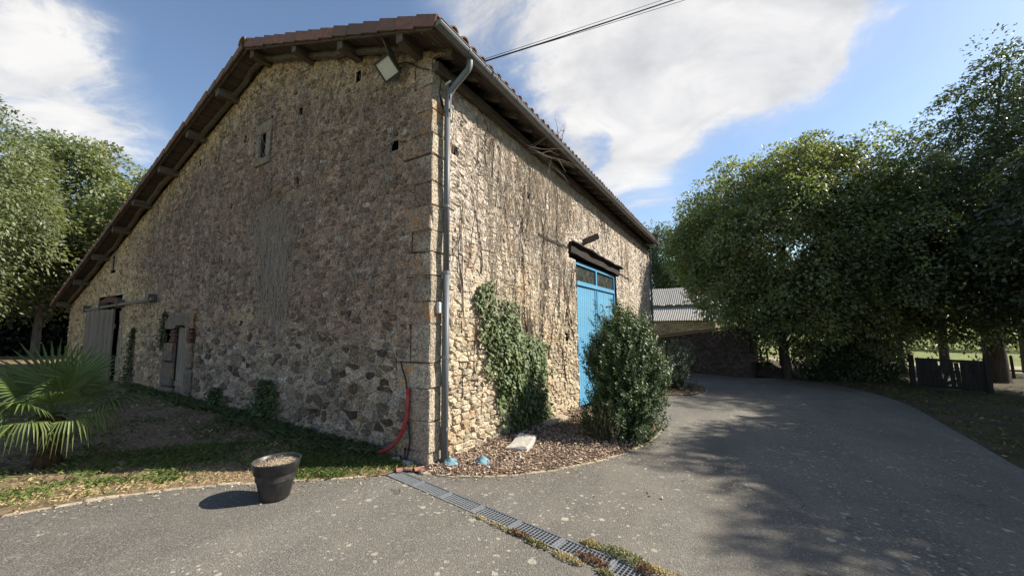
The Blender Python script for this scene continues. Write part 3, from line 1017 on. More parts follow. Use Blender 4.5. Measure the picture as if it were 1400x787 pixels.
# plank door in the gable ---------------------------------------------------------
dw = recess('doorway', mapG, (DOOR[0], DOOR[1], -.3, 1.70), .45, M['dark_hole'], gable)
x = DOOR[0]
jb = [(-.3, .42, .62), (.42, .95, .60), (.95, 1.38, .52), ]
for z0, z1, w in jb:
    block('jamb', (x - w, -.05, z0), (x, .30, z1 - .012), M['granite'], dw, np.array([.20, .155, .12]) * rng.uniform(.9, 1.1), .03, .007)
for k in range(4):
    z0 = 1.385 + k * .068
    block('brick', (x - .30 + .05 * (k % 2), -.035, z0), (x, .2, z0 + .056), M['brick_red'], dw, None, .008, .003)
    block('brick', (DOOR[1], -.035, z0), (DOOR[1] + .22 + .05 * (k % 2), .2, z0 + .056), M['brick_red'], dw, None, .008, .003)
for z0, z1, w in [(-.3, .35, .28), (.35, .85, .34), (.85, 1.38, .26)]:
    block('jamb', (DOOR[1], -.035, z0), (DOOR[1] + w, .30, z1 - .012), M['granite'], dw, np.array([.22, .17, .13]) * rng.uniform(.9, 1.1), .025, .006)
mb = MB()      # lintel stone with a hollowed underside
U = np.linspace(DOOR[0] - .55, DOOR[1] + .33, 15)
low = np.where((U > DOOR[0] + .02) & (U < DOOR[1] - .02), 1.745, 1.672)
topz = 1.99 + .02 * vnoise(U * 5, U * 0, 8) - .12 * (np.abs(U + 7.1) > .72)
r0 = []
for y in (-.05, .25):
    r0.append(np.column_stack([U, 0 * U + y, low])); r0.append(np.column_stack([U, 0 * U + y, topz]))
v = np.vstack(r0); n = len(U); f = []
for i in range(n - 1):
    f += [(i, i + 1, n + i + 1, n + i), (2 * n + i + 1, 2 * n + i, 3 * n + i, 3 * n + i + 1), (n + i, n + i + 1, 3 * n + i + 1, 3 * n + i), (i + 1, i, 2 * n + i, 2 * n + i + 1)]
f += [(0, n, 3 * n, 2 * n), (n - 1, 3 * n - 1, 4 * n - 1, 2 * n - 1)]
mb.add(v, f, np.array([.215, .168, .13])); mb.build('lintel', M['granite'], dw)
wd = empty('plank_door', (-7.11, .1, 0), parent=barn)
wn = [.16, .13, .15, .12]; xx = DOOR[0] + .005
for w in wn:
    MB().box((xx, .03, .02), (xx + w - .006, .06, 1.70 + rng.uniform(-.01, .01))).build('plank', M['grey_wood'], wd, (xx, .1, .8)); xx += w
MB().box((DOOR[0] + .02, .005, .45), (DOOR[1] - .03, .03, .55)).build('crossbar', M['grey_wood'], wd, (-7.1, .09, .5))

# weathered sliding door --------------------------------------------------------------
recess('doorway', mapG, (SLIDE[0], SLIDE[1], -.3, 2.24), .5, M['dark_hole'], gable)
sdr = empty('sliding_door', (-12.3, -.12, .3), parent=barn)
xx = -13.62; k = 0
while xx < -11.22:
    w = rng.uniform(.19, .25); w = min(w, -11.12 - xx)
    zt_ = 2.22 + rng.uniform(-.01, .015)
    MB().box((xx, -.15 - .006 * (k % 2), .12 + rng.uniform(0, .05)), (xx + w - .008, -.115, zt_)).build('plank', M['grey_wood'], sdr, (xx, -.13, 1.2)); xx += w; k += 1
for z in (.45, 1.7): MB().box((-13.6, -.115, z), (-11.13, -.085, z + .12)).build('crossbar', M['grey_wood'], sdr, (-12.4, -.1, z))
MB().box((-13.66, -.19, 1.02), (-13.58, -.15, 1.2)).build('handle', M['wire_steel'], sdr, (-13.62, -.17, 1.1))
MB().beam((-14.05, -.13, 2.27), (-8.55, -.13, 2.37), .04, .06, None, .004, 10).build('rail', M['grey_wood'], sdr, (-11.3, -.13, 2.3))
for q in (-13.9, -12.4, -10.9, -8.7):
    MB().box((q - .03, -.17, 2.2 + .018 * (q + 14)), (q + .03, .02, 2.41 + .018 * (q + 14))).build('bracket', M['wire_steel'], sdr, (q, -.1, 2.3))
for z0, z1, w in [(-.3, .5, .36), (.5, .98, .28), (.98, 1.42, .34), (1.42, 1.85, .25), (1.85, 2.2, .32)]:
    block('jamb', (SLIDE[1], -.03, z0), (SLIDE[1] + w, .3, z1 - .012), M['granite'], gable, np.array([.34, .28, .21]) * rng.uniform(.85, 1.1), .025, .006)
ba = empty('brick_arch', (-12.15, 0, 2.3), parent=barn)
for k in range(15):       # flattened brick arch over the doorway
    t = (k + .5) / 15; ang = (t - .5) * 1.15
    cx_, cz_ = -12.15 + math.sin(ang) * 1.75, 2.36 + (math.cos(ang) - math.cos(.575)) * 1.0
    Mx = Matrix.Translation((cx_, -.02, cz_)) @ Matrix.Rotation(ang, 4, 'Y')
    MB().box((-.06, -.012, -.08), (.06, .2, .08), None, Mx).build('brick', M['brick_red'], ba, (cx_, 0, cz_))

# ---------------------------------------------------------------- roof
roof = empty('roof', (RX, 0, RZ), parent=barn)
OV, EX, LX = -.42, .36, -16.48
pur = [(-5.27), (-6.63), (-8.01), (-9.52), (-10.92), (-12.55), (-14.3), (-16.05), (-4.05), (-2.66), (-1.46), (-.22)]
for x in pur:
    z = float(purlin_z(x)) + .01
    mb = MB(); mb.beam((x, -.35 - rng.uniform(0, .03), z), (x, .6, z), .115, .165, None, .006, 5)
    mb.build('purlin', M['beam_wood'], roof, (x, -.1, z))
ubz = lambda x: purlin_z(x) + .098           # underside of the boards


def on_slope(x, off):
    """point on the roof section at x, lifted by off along the slope normal"""
    s = SL if x < RX else -SL; n = np.array([-s, 1]) / math.hypot(1, SL)
    return np.array([x, float(ubz(x))]) + n * off


for (x0, x1) in ((LX, RX), (RX, EX)):
    x = x0
    while x < x1 - .05:
        w = min(rng.uniform(.20, .27), x1 - x)
        a0, a1 = on_slope(x + .004 if x0 < RX - 1 else x + .004, 0), on_slope(x + w - .006, 0)
        b0, b1 = on_slope(x + .004, .025), on_slope(x + w - .006, .025)
        if x0 >= RX: pass
        e = OV + .05 + rng.uniform(-.01, .015)
        ring = lambda y: np.array([(a0[0], y, a0[1]), (a1[0], y, a1[1]), (b1[0], y, b1[1]), (b0[0], y, b0[1])])
        dz = rng.uniform(-.004, .004)
        MB().prism(ring(e) + [0, 0, dz], ring(YB + .3) + [0, 0, dz]).build('plank', M['roof_board'], roof, (x, 0, float(ubz(x))))
        x += w
# rough poles under the boards at the face of the gable
pts = sorted(pur)
for a, b in zip(pts[:-1], pts[1:]):
    if b - a < .3: continue
    pp = [np.array([a + (b - a) * t, -.10 + rng.normal(0, .012), float(purlin_z(a + (b - a) * t)) + .04 + rng.normal(0, .012)]) for t in np.linspace(.02, .98, 6)]
    MB().tube(pp, rng.uniform(.045, .062), 7).build('pole', M['beam_wood'], roof, pp[2])
# fascia batten below the verge tiles
for (x0, x1) in ((LX, RX), (RX, EX)):
    a, b = on_slope(x0, -.028), on_slope(x1, -.028)
    MB().beam((a[0], OV + .045, a[1]), (b[0], OV + .045, b[1]), .03, .05, None, .002, 12).build('barge_board', M['beam_wood'], roof, ((x0 + x1) / 2, OV, a[1]))


def verge_tiles(x0, x1, n, h, mat):
    for k in range(n):
        xa = x0 + (x1 - x0) * k / n; xb = x0 + (x1 - x0) * (k + 1) / n
        d = np.sign(x1 - x0)
        xb = xb - d * .008; j1, j2 = rng.uniform(0, .012, 2)
        lo0, lo1 = on_slope(xa, -.050 + j1), on_slope(xb, -.050 + .014 + j1)
        hi0, hi1 = on_slope(xa, -.052 + h - .004 + j2), on_slope(xb, -.052 + h + .016 + j2)
        tw = rng.uniform(-.006, .006)
        mb = MB(); y0 = OV - .012 + tw
        r0_ = np.array([(lo0[0], y0, lo0[1]), (lo0[0], y0 + .022, lo0[1]), (hi0[0], y0 + .022, hi0[1] - .02), (hi0[0], y0 + .20, hi0[1] - .02), (hi0[0], y0 + .20, hi0[1]), (hi0[0], y0 + .02, hi0[1]), (hi0[0], y0, hi0[1] - .012)])
        r1_ = np.array([(lo1[0], y0 - .008, lo1[1]), (lo1[0], y0 + .022, lo1[1]), (hi1[0], y0 + .022, hi1[1] - .02), (hi1[0], y0 + .20, hi1[1] - .02), (hi1[0], y0 + .20, hi1[1]), (hi1[0], y0 + .012, hi1[1]), (hi1[0], y0 - .008, hi1[1] - .012)])
        mb.prism(r0_, r1_).build('verge_tile', mat, roof, ((xa + xb) / 2, OV, lo0[1]))


verge_tiles(EX + .05, RX + .03, 14, .165, M['verge_tile'])
verge_tiles(LX, RX - .03, 37, .135, M['old_tile'])


def half_tube(mb, p, q, r0_, r1_, nseg=7, up_=(0, 0, 1), th=.014):
    p = np.array(p, float); q = np.array(q, float); d = q - p; d /= np.linalg.norm(d)
    s = np.cross(d, np.array(up_, float)); s /= np.linalg.norm(s); u = np.cross(s, d)
    t = np.linspace(0, np.pi, nseg); v = []
    for c, r_ in ((p, r0_), (q, r1_)):
        for rr in (r_, r_ - th):
            v += [c + s * math.cos(a) * rr + u * math.sin(a) * rr for a in t]
    n = nseg; f = []
    for i in range(n - 1):
        f += [(i, i + 1, 2 * n + i + 1, 2 * n + i), (n + i + 1, n + i, 3 * n + i, 3 * n + i + 1), (i + 1, i, n + i, n + i + 1), (2 * n + i, 2 * n + i + 1, 3 * n + i + 1, 3 * n + i)]
    f += [(0, 2 * n, 3 * n, n), (n - 1, 2 * n - 1, 4 * n - 1, 3 * n - 1)]
    mb.add(v, f)


# canal tiles: the lowest tile of every row is its own piece, the courses above are one mass
pc = MB(); pl_ = MB()
ycols = np.arange(OV + .30, YB + .25, .205)
for y in ycols:
    for k in range(11):
        xa, xb = EX + .03 - .43 - k * .40, EX + .03 - (k + 0) * .40 - .40
        a = on_slope(EX + .05 - .40 - k * .40, .075); b = on_slope(max(RX, EX + .05 - .86 - k * .40), .06)
        half_tube(pc, (a[0], y, a[1]), (b[0], y, b[1]), .085, .078, 6)
    half_tube(pl_, (LX - .05, y, on_slope(LX, .06)[1]), (RX, y, on_slope(RX, .06)[1]), .085, .085, 6)
tag(pc.build('roof_tiles', M['roof_tile'], roof), kind='stuff')
tag(pl_.build('roof_tiles', M['old_tile'], roof), kind='stuff')
for y in ycols:
    a = on_slope(EX + .07 + rng.uniform(-.012, .012), .068); b = on_slope(EX - .40, .062)
    mb = MB(); half_tube(mb, (a[0], y, a[1]), (b[0], y, b[1]), .088, .080, 8)
    mb.build('eave_tile', M['roof_tile'], roof, (a[0], y, a[1]))
for k in range(36):        # ridge tiles
    y0 = OV - .05 + k * .405
    mb = MB(); half_tube(mb, (RX, y0, RZ + .105 + .012), (RX, y0 + .44, RZ + .105), .125, .115, 9, th=.02)
    mb.build('ridge_tile', M['roof_tile'], roof, (RX, y0, RZ + .2))
# rafter tails under the side eave
y = .08; k = 0
while y < YB:
    a, b = on_slope(.30, -.05), on_slope(-.3, -.05)
    mb = MB(); mb.beam((a[0], y, a[1] - .0), (b[0], y, b[1]), .085, .10, None, .004, 3)
    mb.build('rafter', M['beam_wood'], roof, (.1, y, a[1])); y += rng.uniform(.50, .58)
MB().beam((.02, .0, 5.02), (.02, YB, 5.02), .16, .12, None, .004, 20).build('wall_plate', M['beam_wood'], roof, (.0, 7, 5.0))

# ---------------------------------------------------------------- gutter and downpipe
gut = empty('gutter', (.4, 0, 5.19), parent=barn)
GX, GZ0, GR = .43, 5.205, .068
mb = MB(); half_tube(mb, (GX, OV + .02, GZ0), (GX, YB + .25, GZ0 - .02), GR, GR, 9, (0, 0, -1), .004)
mb.build('trough', M['zinc'], gut, (GX, 7, GZ0), smooth=False)
t = np.linspace(0, np.pi, 9)
ring0 = np.column_stack([GX + GR * np.cos(t), 0 * t + OV + .015, GZ0 - GR * np.sin(t)])
MB().prism(ring0, ring0 + [0, .008, 0]).build('end_cap', M['zinc'], gut, (GX, OV, GZ0))
MB().tube([(GX + GR, OV + .02, GZ0), (GX + GR, YB + .25, GZ0 - .02)], .009, 6).build('bead', M['zinc'], gut, (GX, 7, GZ0))
for y in np.arange(.15, YB, .62):
    mb = MB(); half_tube(mb, (GX, y, GZ0 + .001), (GX, y + .03, GZ0), GR + .006, GR + .006, 9, (0, 0, -1), .003)
    mb.build('bracket', M['zinc'], gut, (GX, y, GZ0))
PX, PY = .085, .20
dp = empty('downpipe', (PX, PY, 0), parent=barn)
elb = smooth_path([(GX - .02, PY + .06, GZ0 - .05), (GX - .02, PY + .06, GZ0 - .17), (.30, PY + .04, 4.93), (.16, PY + .01, 4.80), (PX, PY, 4.68), (PX, PY, 4.5)], 3)
MB().tube(elb, .041, 10).build('elbow', M['zinc'], dp, (.3, PY, 5), smooth=True)
MB().tube([(PX, PY, 4.56), (PX, PY, 2.3)], .040, 12).build('pipe', M['pipe_grey'], dp, (PX, PY, 3.4), smooth=True)
MB().tube([(PX, PY, 2.34), (PX, PY - .01, .0)], .044, 12).build('pipe', M['pipe_grey'], dp, (PX, PY, 1.2), smooth=True)
for z in (4.5, 3.2, 2.34, 1.28, .42):
    MB().tube([(PX, PY, z - .018), (PX, PY, z + .018)], .049, 12).add([(0, PY - .012, z - .012), (PX, PY - .012, z - .012), (PX, PY + .012, z - .012), (0, PY + .012, z - .012), (0, PY - .012, z + .012), (PX, PY - .012, z + .012), (PX, PY + .012, z + .012), (0, PY + .012, z + .012)],
        [(0, 1, 5, 4), (1, 2, 6, 5), (2, 3, 7, 6), (4, 5, 6, 7), (3, 2, 1, 0)]).build('clamp', M['zinc'], dp, (PX, PY, z))
MB().tube([(PX - .0, PY, .06), (PX + .01, PY, -.02), (PX + .05, PY - .02, -.06)], [.05, .055, .05], 10).build('shoe', M['white_plastic'], dp, (PX, PY, 0))
block('junction_box', (.02, .09, 1.82), (.07, .16, 1.96), M['white_plastic'], dp, None, .008, .0005)
fp = empty('downpipe', (.08, YB - .05, 0), parent=barn)
MB().tube(smooth_path([(GX, YB - .02, GZ0 - .06), (GX, YB - .02, GZ0 - .2), (.12, YB - .04, 4.75), (.08, YB - .05, 4.5), (.08, YB - .05, -.7)], 2), .042, 8).build('pipe', M['pipe_grey'], fp, (.1, YB, 2))
# insulator post with service cables beside the pipe
ip = empty('cable_bracket', (.06, .2, 4.9), parent=barn)
MB().tube([(.12, .17, 4.40), (.12, .17, 4.86)], .012, 6).build('rod', M['zinc'], ip, (.12, .17, 4.6))
MB().tube([(.145, .19, 4.40), (.145, .19, 4.82)], .010, 6).build('rod', M['zinc'], ip, (.14, .19, 4.6))
MB().tube([(.08, .17, 4.86), (.17, .17, 4.88)], .016, 7).build('insulator', M['white_plastic'], ip, (.12, .17, 4.87))
for k in range(3):
    MB().tube(smooth_path([(.13, .18, 4.86 - .02 * k), (.05, .30 + .03 * k, 4.7), (.03, .22, 4.55 - .05 * k), (.02, .10, 4.7), (.06, .12, 4.95)], 3), .006, 5).build('cable', M['black_cable'], ip, (.06, .2, 4.7))

# ---------------------------------------------------------------- blue double doors
BX = -.09
bd = empty('blue_double_door', (BX, 6.75, -.3), parent=barn)
recess('doorway', mapS, (BD[0], BD[1], -.75, 3.22), .35, M['dark_hole'], side)
zb, zt1, zt2 = -.30, 2.64, 2.74
mb = MB(); mb.box((BX - .04, BD[0], zb), (BX + .05, BD[0] + .075, 3.22)); mb.build('frame', M['blue_paint'], bd, (BX, BD[0], 1.5))
mb = MB(); mb.box((BX - .04, BD[1] - .075, zb), (BX + .05, BD[1], 3.22)); mb.build('frame', M['blue_paint'], bd, (BX, BD[1], 1.5))
MB().box((BX - .035, BD[0] + .075, 3.14), (BX + .048, BD[1] - .075, 3.22)).build('frame', M['blue_paint'], bd, (BX, 6.7, 3.2))
MB().box((BX - .035, BD[0] + .075, zt1), (BX + .055, BD[1] - .075, zt2)).build('frame', M['blue_paint'], bd, (BX, 6.7, 2.7))
ym = 6.68
MB().box((BX - .03, ym - .045, zt2), (BX + .046, ym + .045, 3.14)).build('mullion', M['blue_paint'], bd, (BX, ym, 2.95))
for a, b in ((BD[0] + .075, ym - .045), (ym + .045, BD[1] - .075)):
    MB().box((BX - .005, a, zt2), (BX + .004, b, 3.14)).build('pane', M['window_glass'], bd, (BX, (a + b) / 2, 2.9))
for a, b in ((BD[0] + .08, ym - .006), (ym + .006, BD[1] - .08)):
    n = 10; w = (b - a) / n
    for k in range(n):
        MB().box((BX - .02, a + k * w + .004, zb + .03 + rng.uniform(0, .02)), (BX + .012 + rng.uniform(0, .004), a + (k + 1) * w - .004, zt1 - .012)).build('plank', M['blue_paint'], bd, (BX, a + k * w, 1.2))
for y in (ym - .10, ym + .06):
    MB().box((BX + .014, y, zb + .05), (BX + .03, y + .05, zt1 - .02)).build('cover_strip', M['blue_paint'], bd, (BX, y, 1.2))
MB().tube(smooth_path([(BX + .02, ym + .35, 2.02), (BX + .09, ym + .35, 2.02), (BX + .09, ym + .35, 2.22), (BX + .02, ym + .35, 2.24)], 2), .012, 6).build('handle', M['wire_steel'], bd, (BX, ym, 2))
MB().beam((BX + .03, BD[1] - .9, 2.2), (BX + .03, BD[1] - .1, 2.28), .02, .035, None).build('hinge', M['wire_steel'], bd, (BX, 8, 2.2))
lin = empty('timber_lintel', (0, 6.7, 3.4), parent=barn)
mb = MB(); mb.beam((-.05, 4.58, 3.44), (-.05, 8.82, 3.37), .22, .23, None, .008, 12); mb.build('beam', M['dark_wood'], lin, (0, 6.7, 3.4))
mb = MB(); mb.beam((.07, 4.55, 3.575), (.07, 8.95, 3.495), .16, .03, None, .009, 14); mb.build('drip_board', M['dark_wood'], lin, (0, 6.7, 3.5))
mb = MB(); mb.beam((.005, 2.95, 3.41), (.005, 4.58, 3.40), .05, .05, None, .01, 6); mb.build('embedded_timber', M['dark_wood'], lin, (0, 3.7, 3.4))
mb = MB(); mb.beam((.005, 8.82, 3.33), (.005, 10.56, 3.24), .05, .05, None, .01, 6); mb.build('embedded_timber', M['dark_wood'], lin, (0, 9.7, 3.3))
mb = MB(); mb.beam((-.2, 5.50, 3.66), (.34, 5.72, 3.90), .15, .13, None, .008, 4); mb.build('projecting_beam', M['beam_wood'], lin, (0.1, 5.6, 3.8))

# ================================================================== OBJECTS BY THE BARN
def lathe(mb, prof, center, n=36, color=None):
    t = np.arange(n) * 2 * np.pi / n; k = len(prof); v = []
    for r_, z in prof:
        v.append(np.column_stack([center[0] + r_ * np.cos(t), center[1] + r_ * np.sin(t), np.full(n, center[2] + z)]))
    f = []
    for i in range(k - 1):
        for j in range(n):
            j2 = (j + 1) % n
            f.append((i * n + j, i * n + j2, (i + 1) * n + j2, (i + 1) * n + j))
    return mb.add(np.vstack(v), f, color)


def gpt(x, y, dz=0.0): return (x, y, float(gz(x, y)) + dz)


pot = empty('plant_pot', gpt(-.57, -1.43, .006), 'black plastic plant pot filled with gravel standing on the asphalt', 'plant pot')
pc_ = gpt(-.57, -1.43, .006)
mb = MB(); lathe(mb, [(.0, .0), (.128, .0), (.138, .008), (.196, .272), (.199, .278)], pc_, 48); mb.build('body', M['black_plastic'], pot, pc_, True)
mb = MB(); lathe(mb, [(.197, .268), (.207, .272), (.228, .375), (.232, .384), (.226, .388), (.216, .380), (.196, .285), (.19, .20)], pc_, 48); mb.build('rim', M['black_plastic'], pot, pc_, True)
mb = MB(); t = np.arange(40) * 2 * np.pi / 40
lathe(mb, [(.209, .345), (.12, .352), (.05, .355), (.001, .356)], pc_, 40); mb.build('gravel', M['gravel_fill'], pot, pc_)
mb = MB()
for k in range(420):
    a, r_ = rng.uniform(0, 6.28), .2 * math.sqrt(rng.random()); s = rng.uniform(.004, .010)
    c = np.array([pc_[0] + r_ * math.cos(a), pc_[1] + r_ * math.sin(a), pc_[2] + .352])
    v = c + rng.normal(0, 1, (5, 3)) * s
    mb.add(v, [(0, 1, 2), (0, 2, 3), (0, 3, 4), (1, 2, 4), (2, 3, 4), (0, 1, 4)], np.array([.33, .27, .19]) * rng.uniform(.4, 1.3))
tag(mb.build('pebbles', M['chip'], pot, pc_), kind='stuff')
pot.scale = (.88, .88, .88)

# drain ---------------------------------------------------------------------------
def dpt(s, w, z): q = D0 + dd * s + dn * w; return (q[0], q[1], float(gz(*q)) + z)


L_d = float(np.linalg.norm(D1 - D0))
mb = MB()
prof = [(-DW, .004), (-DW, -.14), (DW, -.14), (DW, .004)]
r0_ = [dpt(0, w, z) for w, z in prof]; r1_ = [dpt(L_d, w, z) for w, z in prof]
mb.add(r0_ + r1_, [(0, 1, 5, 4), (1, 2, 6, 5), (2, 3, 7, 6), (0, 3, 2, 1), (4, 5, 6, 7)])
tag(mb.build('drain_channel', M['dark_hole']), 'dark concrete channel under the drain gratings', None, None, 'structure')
s = .01; n_g = 0
while s < L_d - .2:
    e = min(s + .432, L_d)
    c0 = dpt((s + e) / 2, 0, 0)
    ordn = ['first', 'second', 'third', 'fourth', 'fifth', 'sixth', 'seventh', 'eighth', 'ninth', 'tenth', 'eleventh', 'twelfth'][n_g]
    g = empty('drain_grating', c0, ordn + ' galvanised grating panel of the drain counting from the barn corner', 'drain grating', 'grating panels of the drain')
    mb = MB(); zt = .006; hh = .028
    fw_ = DW - .004
    for a, b in (((s, -fw_ + .007), (e - .004, -fw_ + .007)), ((s, fw_ - .007), (e - .004, fw_ - .007))):
        mb.beam(dpt(*a, zt - hh / 2), dpt(*b, zt - hh / 2), .009, hh)
    for a in (s + .009, e - .013):
        mb.beam(dpt(a, -fw_ + .014, zt - hh / 2 + .001), dpt(a, fw_ - .014, zt - hh / 2 + .001), .013, hh)
    mb.build('frame', M['galvanised'], g, c0)
    mb = MB()
    for k in range(1, 6):
        w = -fw_ + 2 * fw_ * k / 6
        mb.beam(dpt(s + .012, w, zt - .016), dpt(e - .016, w, zt - .016), .003, .016)
    nb = 14
    for k in range(1, nb):
        a = s + (e - s) * k / nb
        mb.beam(dpt(a, -fw_ + .01, zt - .008), dpt(a, fw_ - .01, zt - .008), .0032, .010)
    mb.build('bar_grid', M['galvanised'], g, c0)
    s = e; n_g += 1

# red conduit and black cable on the gable ---------------------------------------------
pth = smooth_path([(-.285, -.055, .90), (-.285, -.06, .70), (-.30, -.07, .52), (-.36, -.08, .36), (-.50, -.09, .20), (-.68, -.10, .105), (-.88, -.115, .085), (-1.15, -.13, .10), (-1.4, -.12, .05)], 3)
o = MB().tube(pth, .026, 10).build('conduit', M['red_plastic'], None, tuple(pth[-1]), True)
tag(o, 'red corrugated plastic conduit curving down the foot of the gable', 'conduit')
pth = smooth_path([(-.44, -.035, 1.22), (-.40, -.04, 1.12), (-.345, -.045, 1.03), (-.31, -.045, .88), (-.305, -.045, .6), (-.27, -.05, .45), (-.245, -.05, .28), (-.275, -.055, .12), (-.30, -.08, .03)], 3)
o = MB().tube(pth, .011, 7).build('cable', M['black_cable'], None, tuple(pth[-1]), True)
tag(o, 'black cable running up the wall beside the red conduit', 'cable')


def rock(name, c, size, mat, seed, label, cat, group=None, flat=.6, rot=0.0):
    """uneven lump of stone with flat broken faces, resting on the ground"""
    r_ = np.random.default_rng(seed)
    n = 9; rings = [(0, .92), (.35, 1.0), (.8, .82), (1.0, .55)]
    out = r_.uniform(.8, 1.12, n); v = []
    for h, s_ in rings:
        for k in range(n):
            a = 2 * math.pi * k / n
            x, y = math.cos(a) * size[0] * out[k] * s_ * r_.uniform(.93, 1.05), math.sin(a) * size[1] * out[k] * s_ * r_.uniform(.93, 1.05)
            v.append((x * math.cos(rot) - y * math.sin(rot), x * math.sin(rot) + y * math.cos(rot), h * size[2] * r_.uniform(.85, 1.08) - .01))
    f = [(i * n + k, i * n + (k + 1) % n, (i + 1) * n + (k + 1) % n, (i + 1) * n + k) for i in range(3) for k in range(n)]
    f += [tuple(range(n - 1, -1, -1)), tuple(range(3 * n, 4 * n))]
    mb = MB(); mb.add(np.array(v) + np.array(c), f)
    return tag(mb.build(name, mat, None, c), label, cat, group)


def slab(name, corners, h, label, cat, zb=.05, mat='slab_stone', seed=1):
    r_ = np.random.default_rng(seed)
    p = []
    for a, b in zip(corners, corners[1:] + corners[:1]):
        a, b = np.array(a), np.array(b)
        for t in (0, .33, .66): p.append(a + (b - a) * t + r_.normal(0, .012, 2))
    p = np.array(p); c = p.mean(0); n = len(p)
    zz = float(bed_z(np.array([c[0]]), np.array([c[1]]))[0])
    inn = c + (p - c) * .93
    v = np.vstack([np.column_stack([p, np.full(n, zz - .04)]), np.column_stack([p, zz + h * .7 + r_.normal(0, .006, n)]), np.column_stack([inn, zz + h + r_.normal(0, .006, n)]), [[c[0], c[1], zz + h * 1.05]]])
    f = []
    for k in range(n):
        k2 = (k + 1) % n
        f += [(k, k2, n + k2, n + k), (n + k, n + k2, 2 * n + k2, 2 * n + k), (2 * n + k, 2 * n + k2, 3 * n)]
    return tag(MB().add(v, f).build(name, M[mat], None, (c[0], c[1], zz)), label, cat)


slab('stone_slab', [(.46, 1.02), (.72, 1.14), (.56, 1.72), (.28, 1.74)], .075, 'flat pale limestone slab lying on the mulch', 'stone', seed=5)
slab('stone_slab', [(.10, 2.74), (.30, 2.70), (.34, 3.50), (.16, 3.54)], .05, 'brownish flat stone at the wall foot behind the ivy', 'stone', mat='edging', seed=6)
rock('loose_stone', gpt(-.50, -.30, .0), (.12, .07, .04), M['slab_stone'], 3, 'flat grey stone lying at the end of the drain', 'stone')
rock('loose_stone', gpt(-.42, -.11, .0), (.085, .07, .085), M['edging'], 4, 'rounded tan stone under the red conduit', 'stone')
rock('loose_stone', gpt(-.25, -.10, .0), (.11, .07, .07), M['slab_stone'], 7, 'angular grey stone at the foot of the black cable', 'stone')
bt = [(-.10, -.20, .3, 'curved broken red tile piece nearest the drain grating'), (-.03, -.13, 1.1, 'small red tile shard against the bottom quoin'),
      (.06, -.16, -.3, 'long red tile shard below the corner of the wall'), (-.17, -.28, .9, 'red tile fragment lying on the grating edge')]
for k, (x, y, a, lab) in enumerate(bt):
    c = gpt(x, y, .02); mb = MB()
    d = np.array([math.cos(a), math.sin(a), .05]); ln = rng.uniform(.03, .06)
    half_tube(mb, np.array(c) - d * ln, np.array(c) + d * ln, .04, .034, 6, th=.012)
    v = np.vstack(mb.v); mb2 = MB(); mb2.add((v - c) * [1, 1, .7] + c, mb.f)
    tag(mb2.build('broken_tile', M['terracotta'], None, c), lab, 'tile')
rock('kerb_block', gpt(.10, -.15, .0), (.10, .05, .035), M['edging'], 9, 'pale edging block below the downpipe', 'stone')


def rag(c, size, seed, label):
    r_ = np.random.default_rng(seed); n = 12; t = np.linspace(-1, 1, n)
    gx, gy = np.meshgrid(t, t)
    wob = 1 + .25 * vnoise(gx * 2 + seed, gy * 2, seed)
    rr = np.hypot(gx, gy)
    h = np.clip(1 - rr ** 2 * .75, 0, 1) * (.65 + .5 * vnoise(gx * 2.6 + 9 * seed, gy * 2.6, seed + 3)) + .10 * vnoise(gx * 6, gy * 6, seed + 5)
    h = np.where(rr > 1.05, h * .2, h)
    v = np.column_stack([c[0] + gx.ravel() * wob.ravel() * size, c[1] + gy.ravel() * wob.ravel() * size * .8, c[2] + np.clip(h.ravel(), 0.02, None) * size * 1.0])
    f = [(j * n + i, j * n + i + 1, (j + 1) * n + i + 1, (j + 1) * n + i) for j in range(n - 1) for i in range(n - 1) if rr[j, i] < 1.22]
    return tag(MB().add(v, f).build('rag', M['blue_cloth'], None, c, True), label, 'rag')


rag((.16, .20, float(gz(.16, .2)) + .02), .115, 2, 'crumpled pale blue rag at the foot of the downpipe')
rag((.47, .45, float(gz(.47, .45)) + .03), .105, 3, 'crumpled blue rag lying alone on the mulch')
rag((.20, 1.88, float(gz(.2, 1.88)) + .05), .07, 4, 'small dark blue rag below the ivy')

# floodlight ------------------------------------------------------------------------------
FLP = np.array([-.63, -.20, 5.13])
fl = empty('floodlight', FLP, 'square floodlight hung at an angle under the verge of the gable', 'floodlight')
ax_n = Vector((.35, -.72, -.60)).normalized(); ux = ax_n.cross(Vector((0, 0, 1))).normalized(); uz = ux.cross(ax_n)
ca, sa = math.cos(R(-27)), math.sin(R(-27))
e1 = ux * ca + uz * sa; e2 = -ux * sa + uz * ca
Mf = Matrix(((e1.x, e2.x, ax_n.x, FLP[0]), (e1.y, e2.y, ax_n.y, FLP[1]), (e1.z, e2.z, ax_n.z, FLP[2]), (0, 0, 0, 1)))
MB().box((-.122, -.122, -.05), (.122, .122, .0), None, Mf).build('housing', M['lamp_body'], fl, FLP)
for a, b in (((-.132, -.132, -.02), (.132, -.11, .018)), ((-.132, .11, -.02), (.132, .132, .018)), ((-.132, -.11, -.02), (-.11, .11, .018)), ((.11, -.11, -.02), (.132, .11, .018))):
    MB().box(a, b, None, Mf).build('frame', M['lamp_body'], fl, FLP)
MB().box((-.11, -.11, 0.001), (.11, .11, .006), None, Mf).build('lens', M['lamp_glass'], fl, FLP)
MB().beam((-.56, -.06, 5.12), (-.60, -.28, 5.50), .10, .02, None, 0, 1, (1, 0, 0)).build('mounting_plank', M['beam_wood'], fl, FLP)
MB().tube([tuple(Vector(FLP) - ax_n * .05), tuple(Vector(FLP) - ax_n * .12), (-.56, .0, 5.22)], .018, 7).build('arm', M['lamp_body'], fl, FLP)
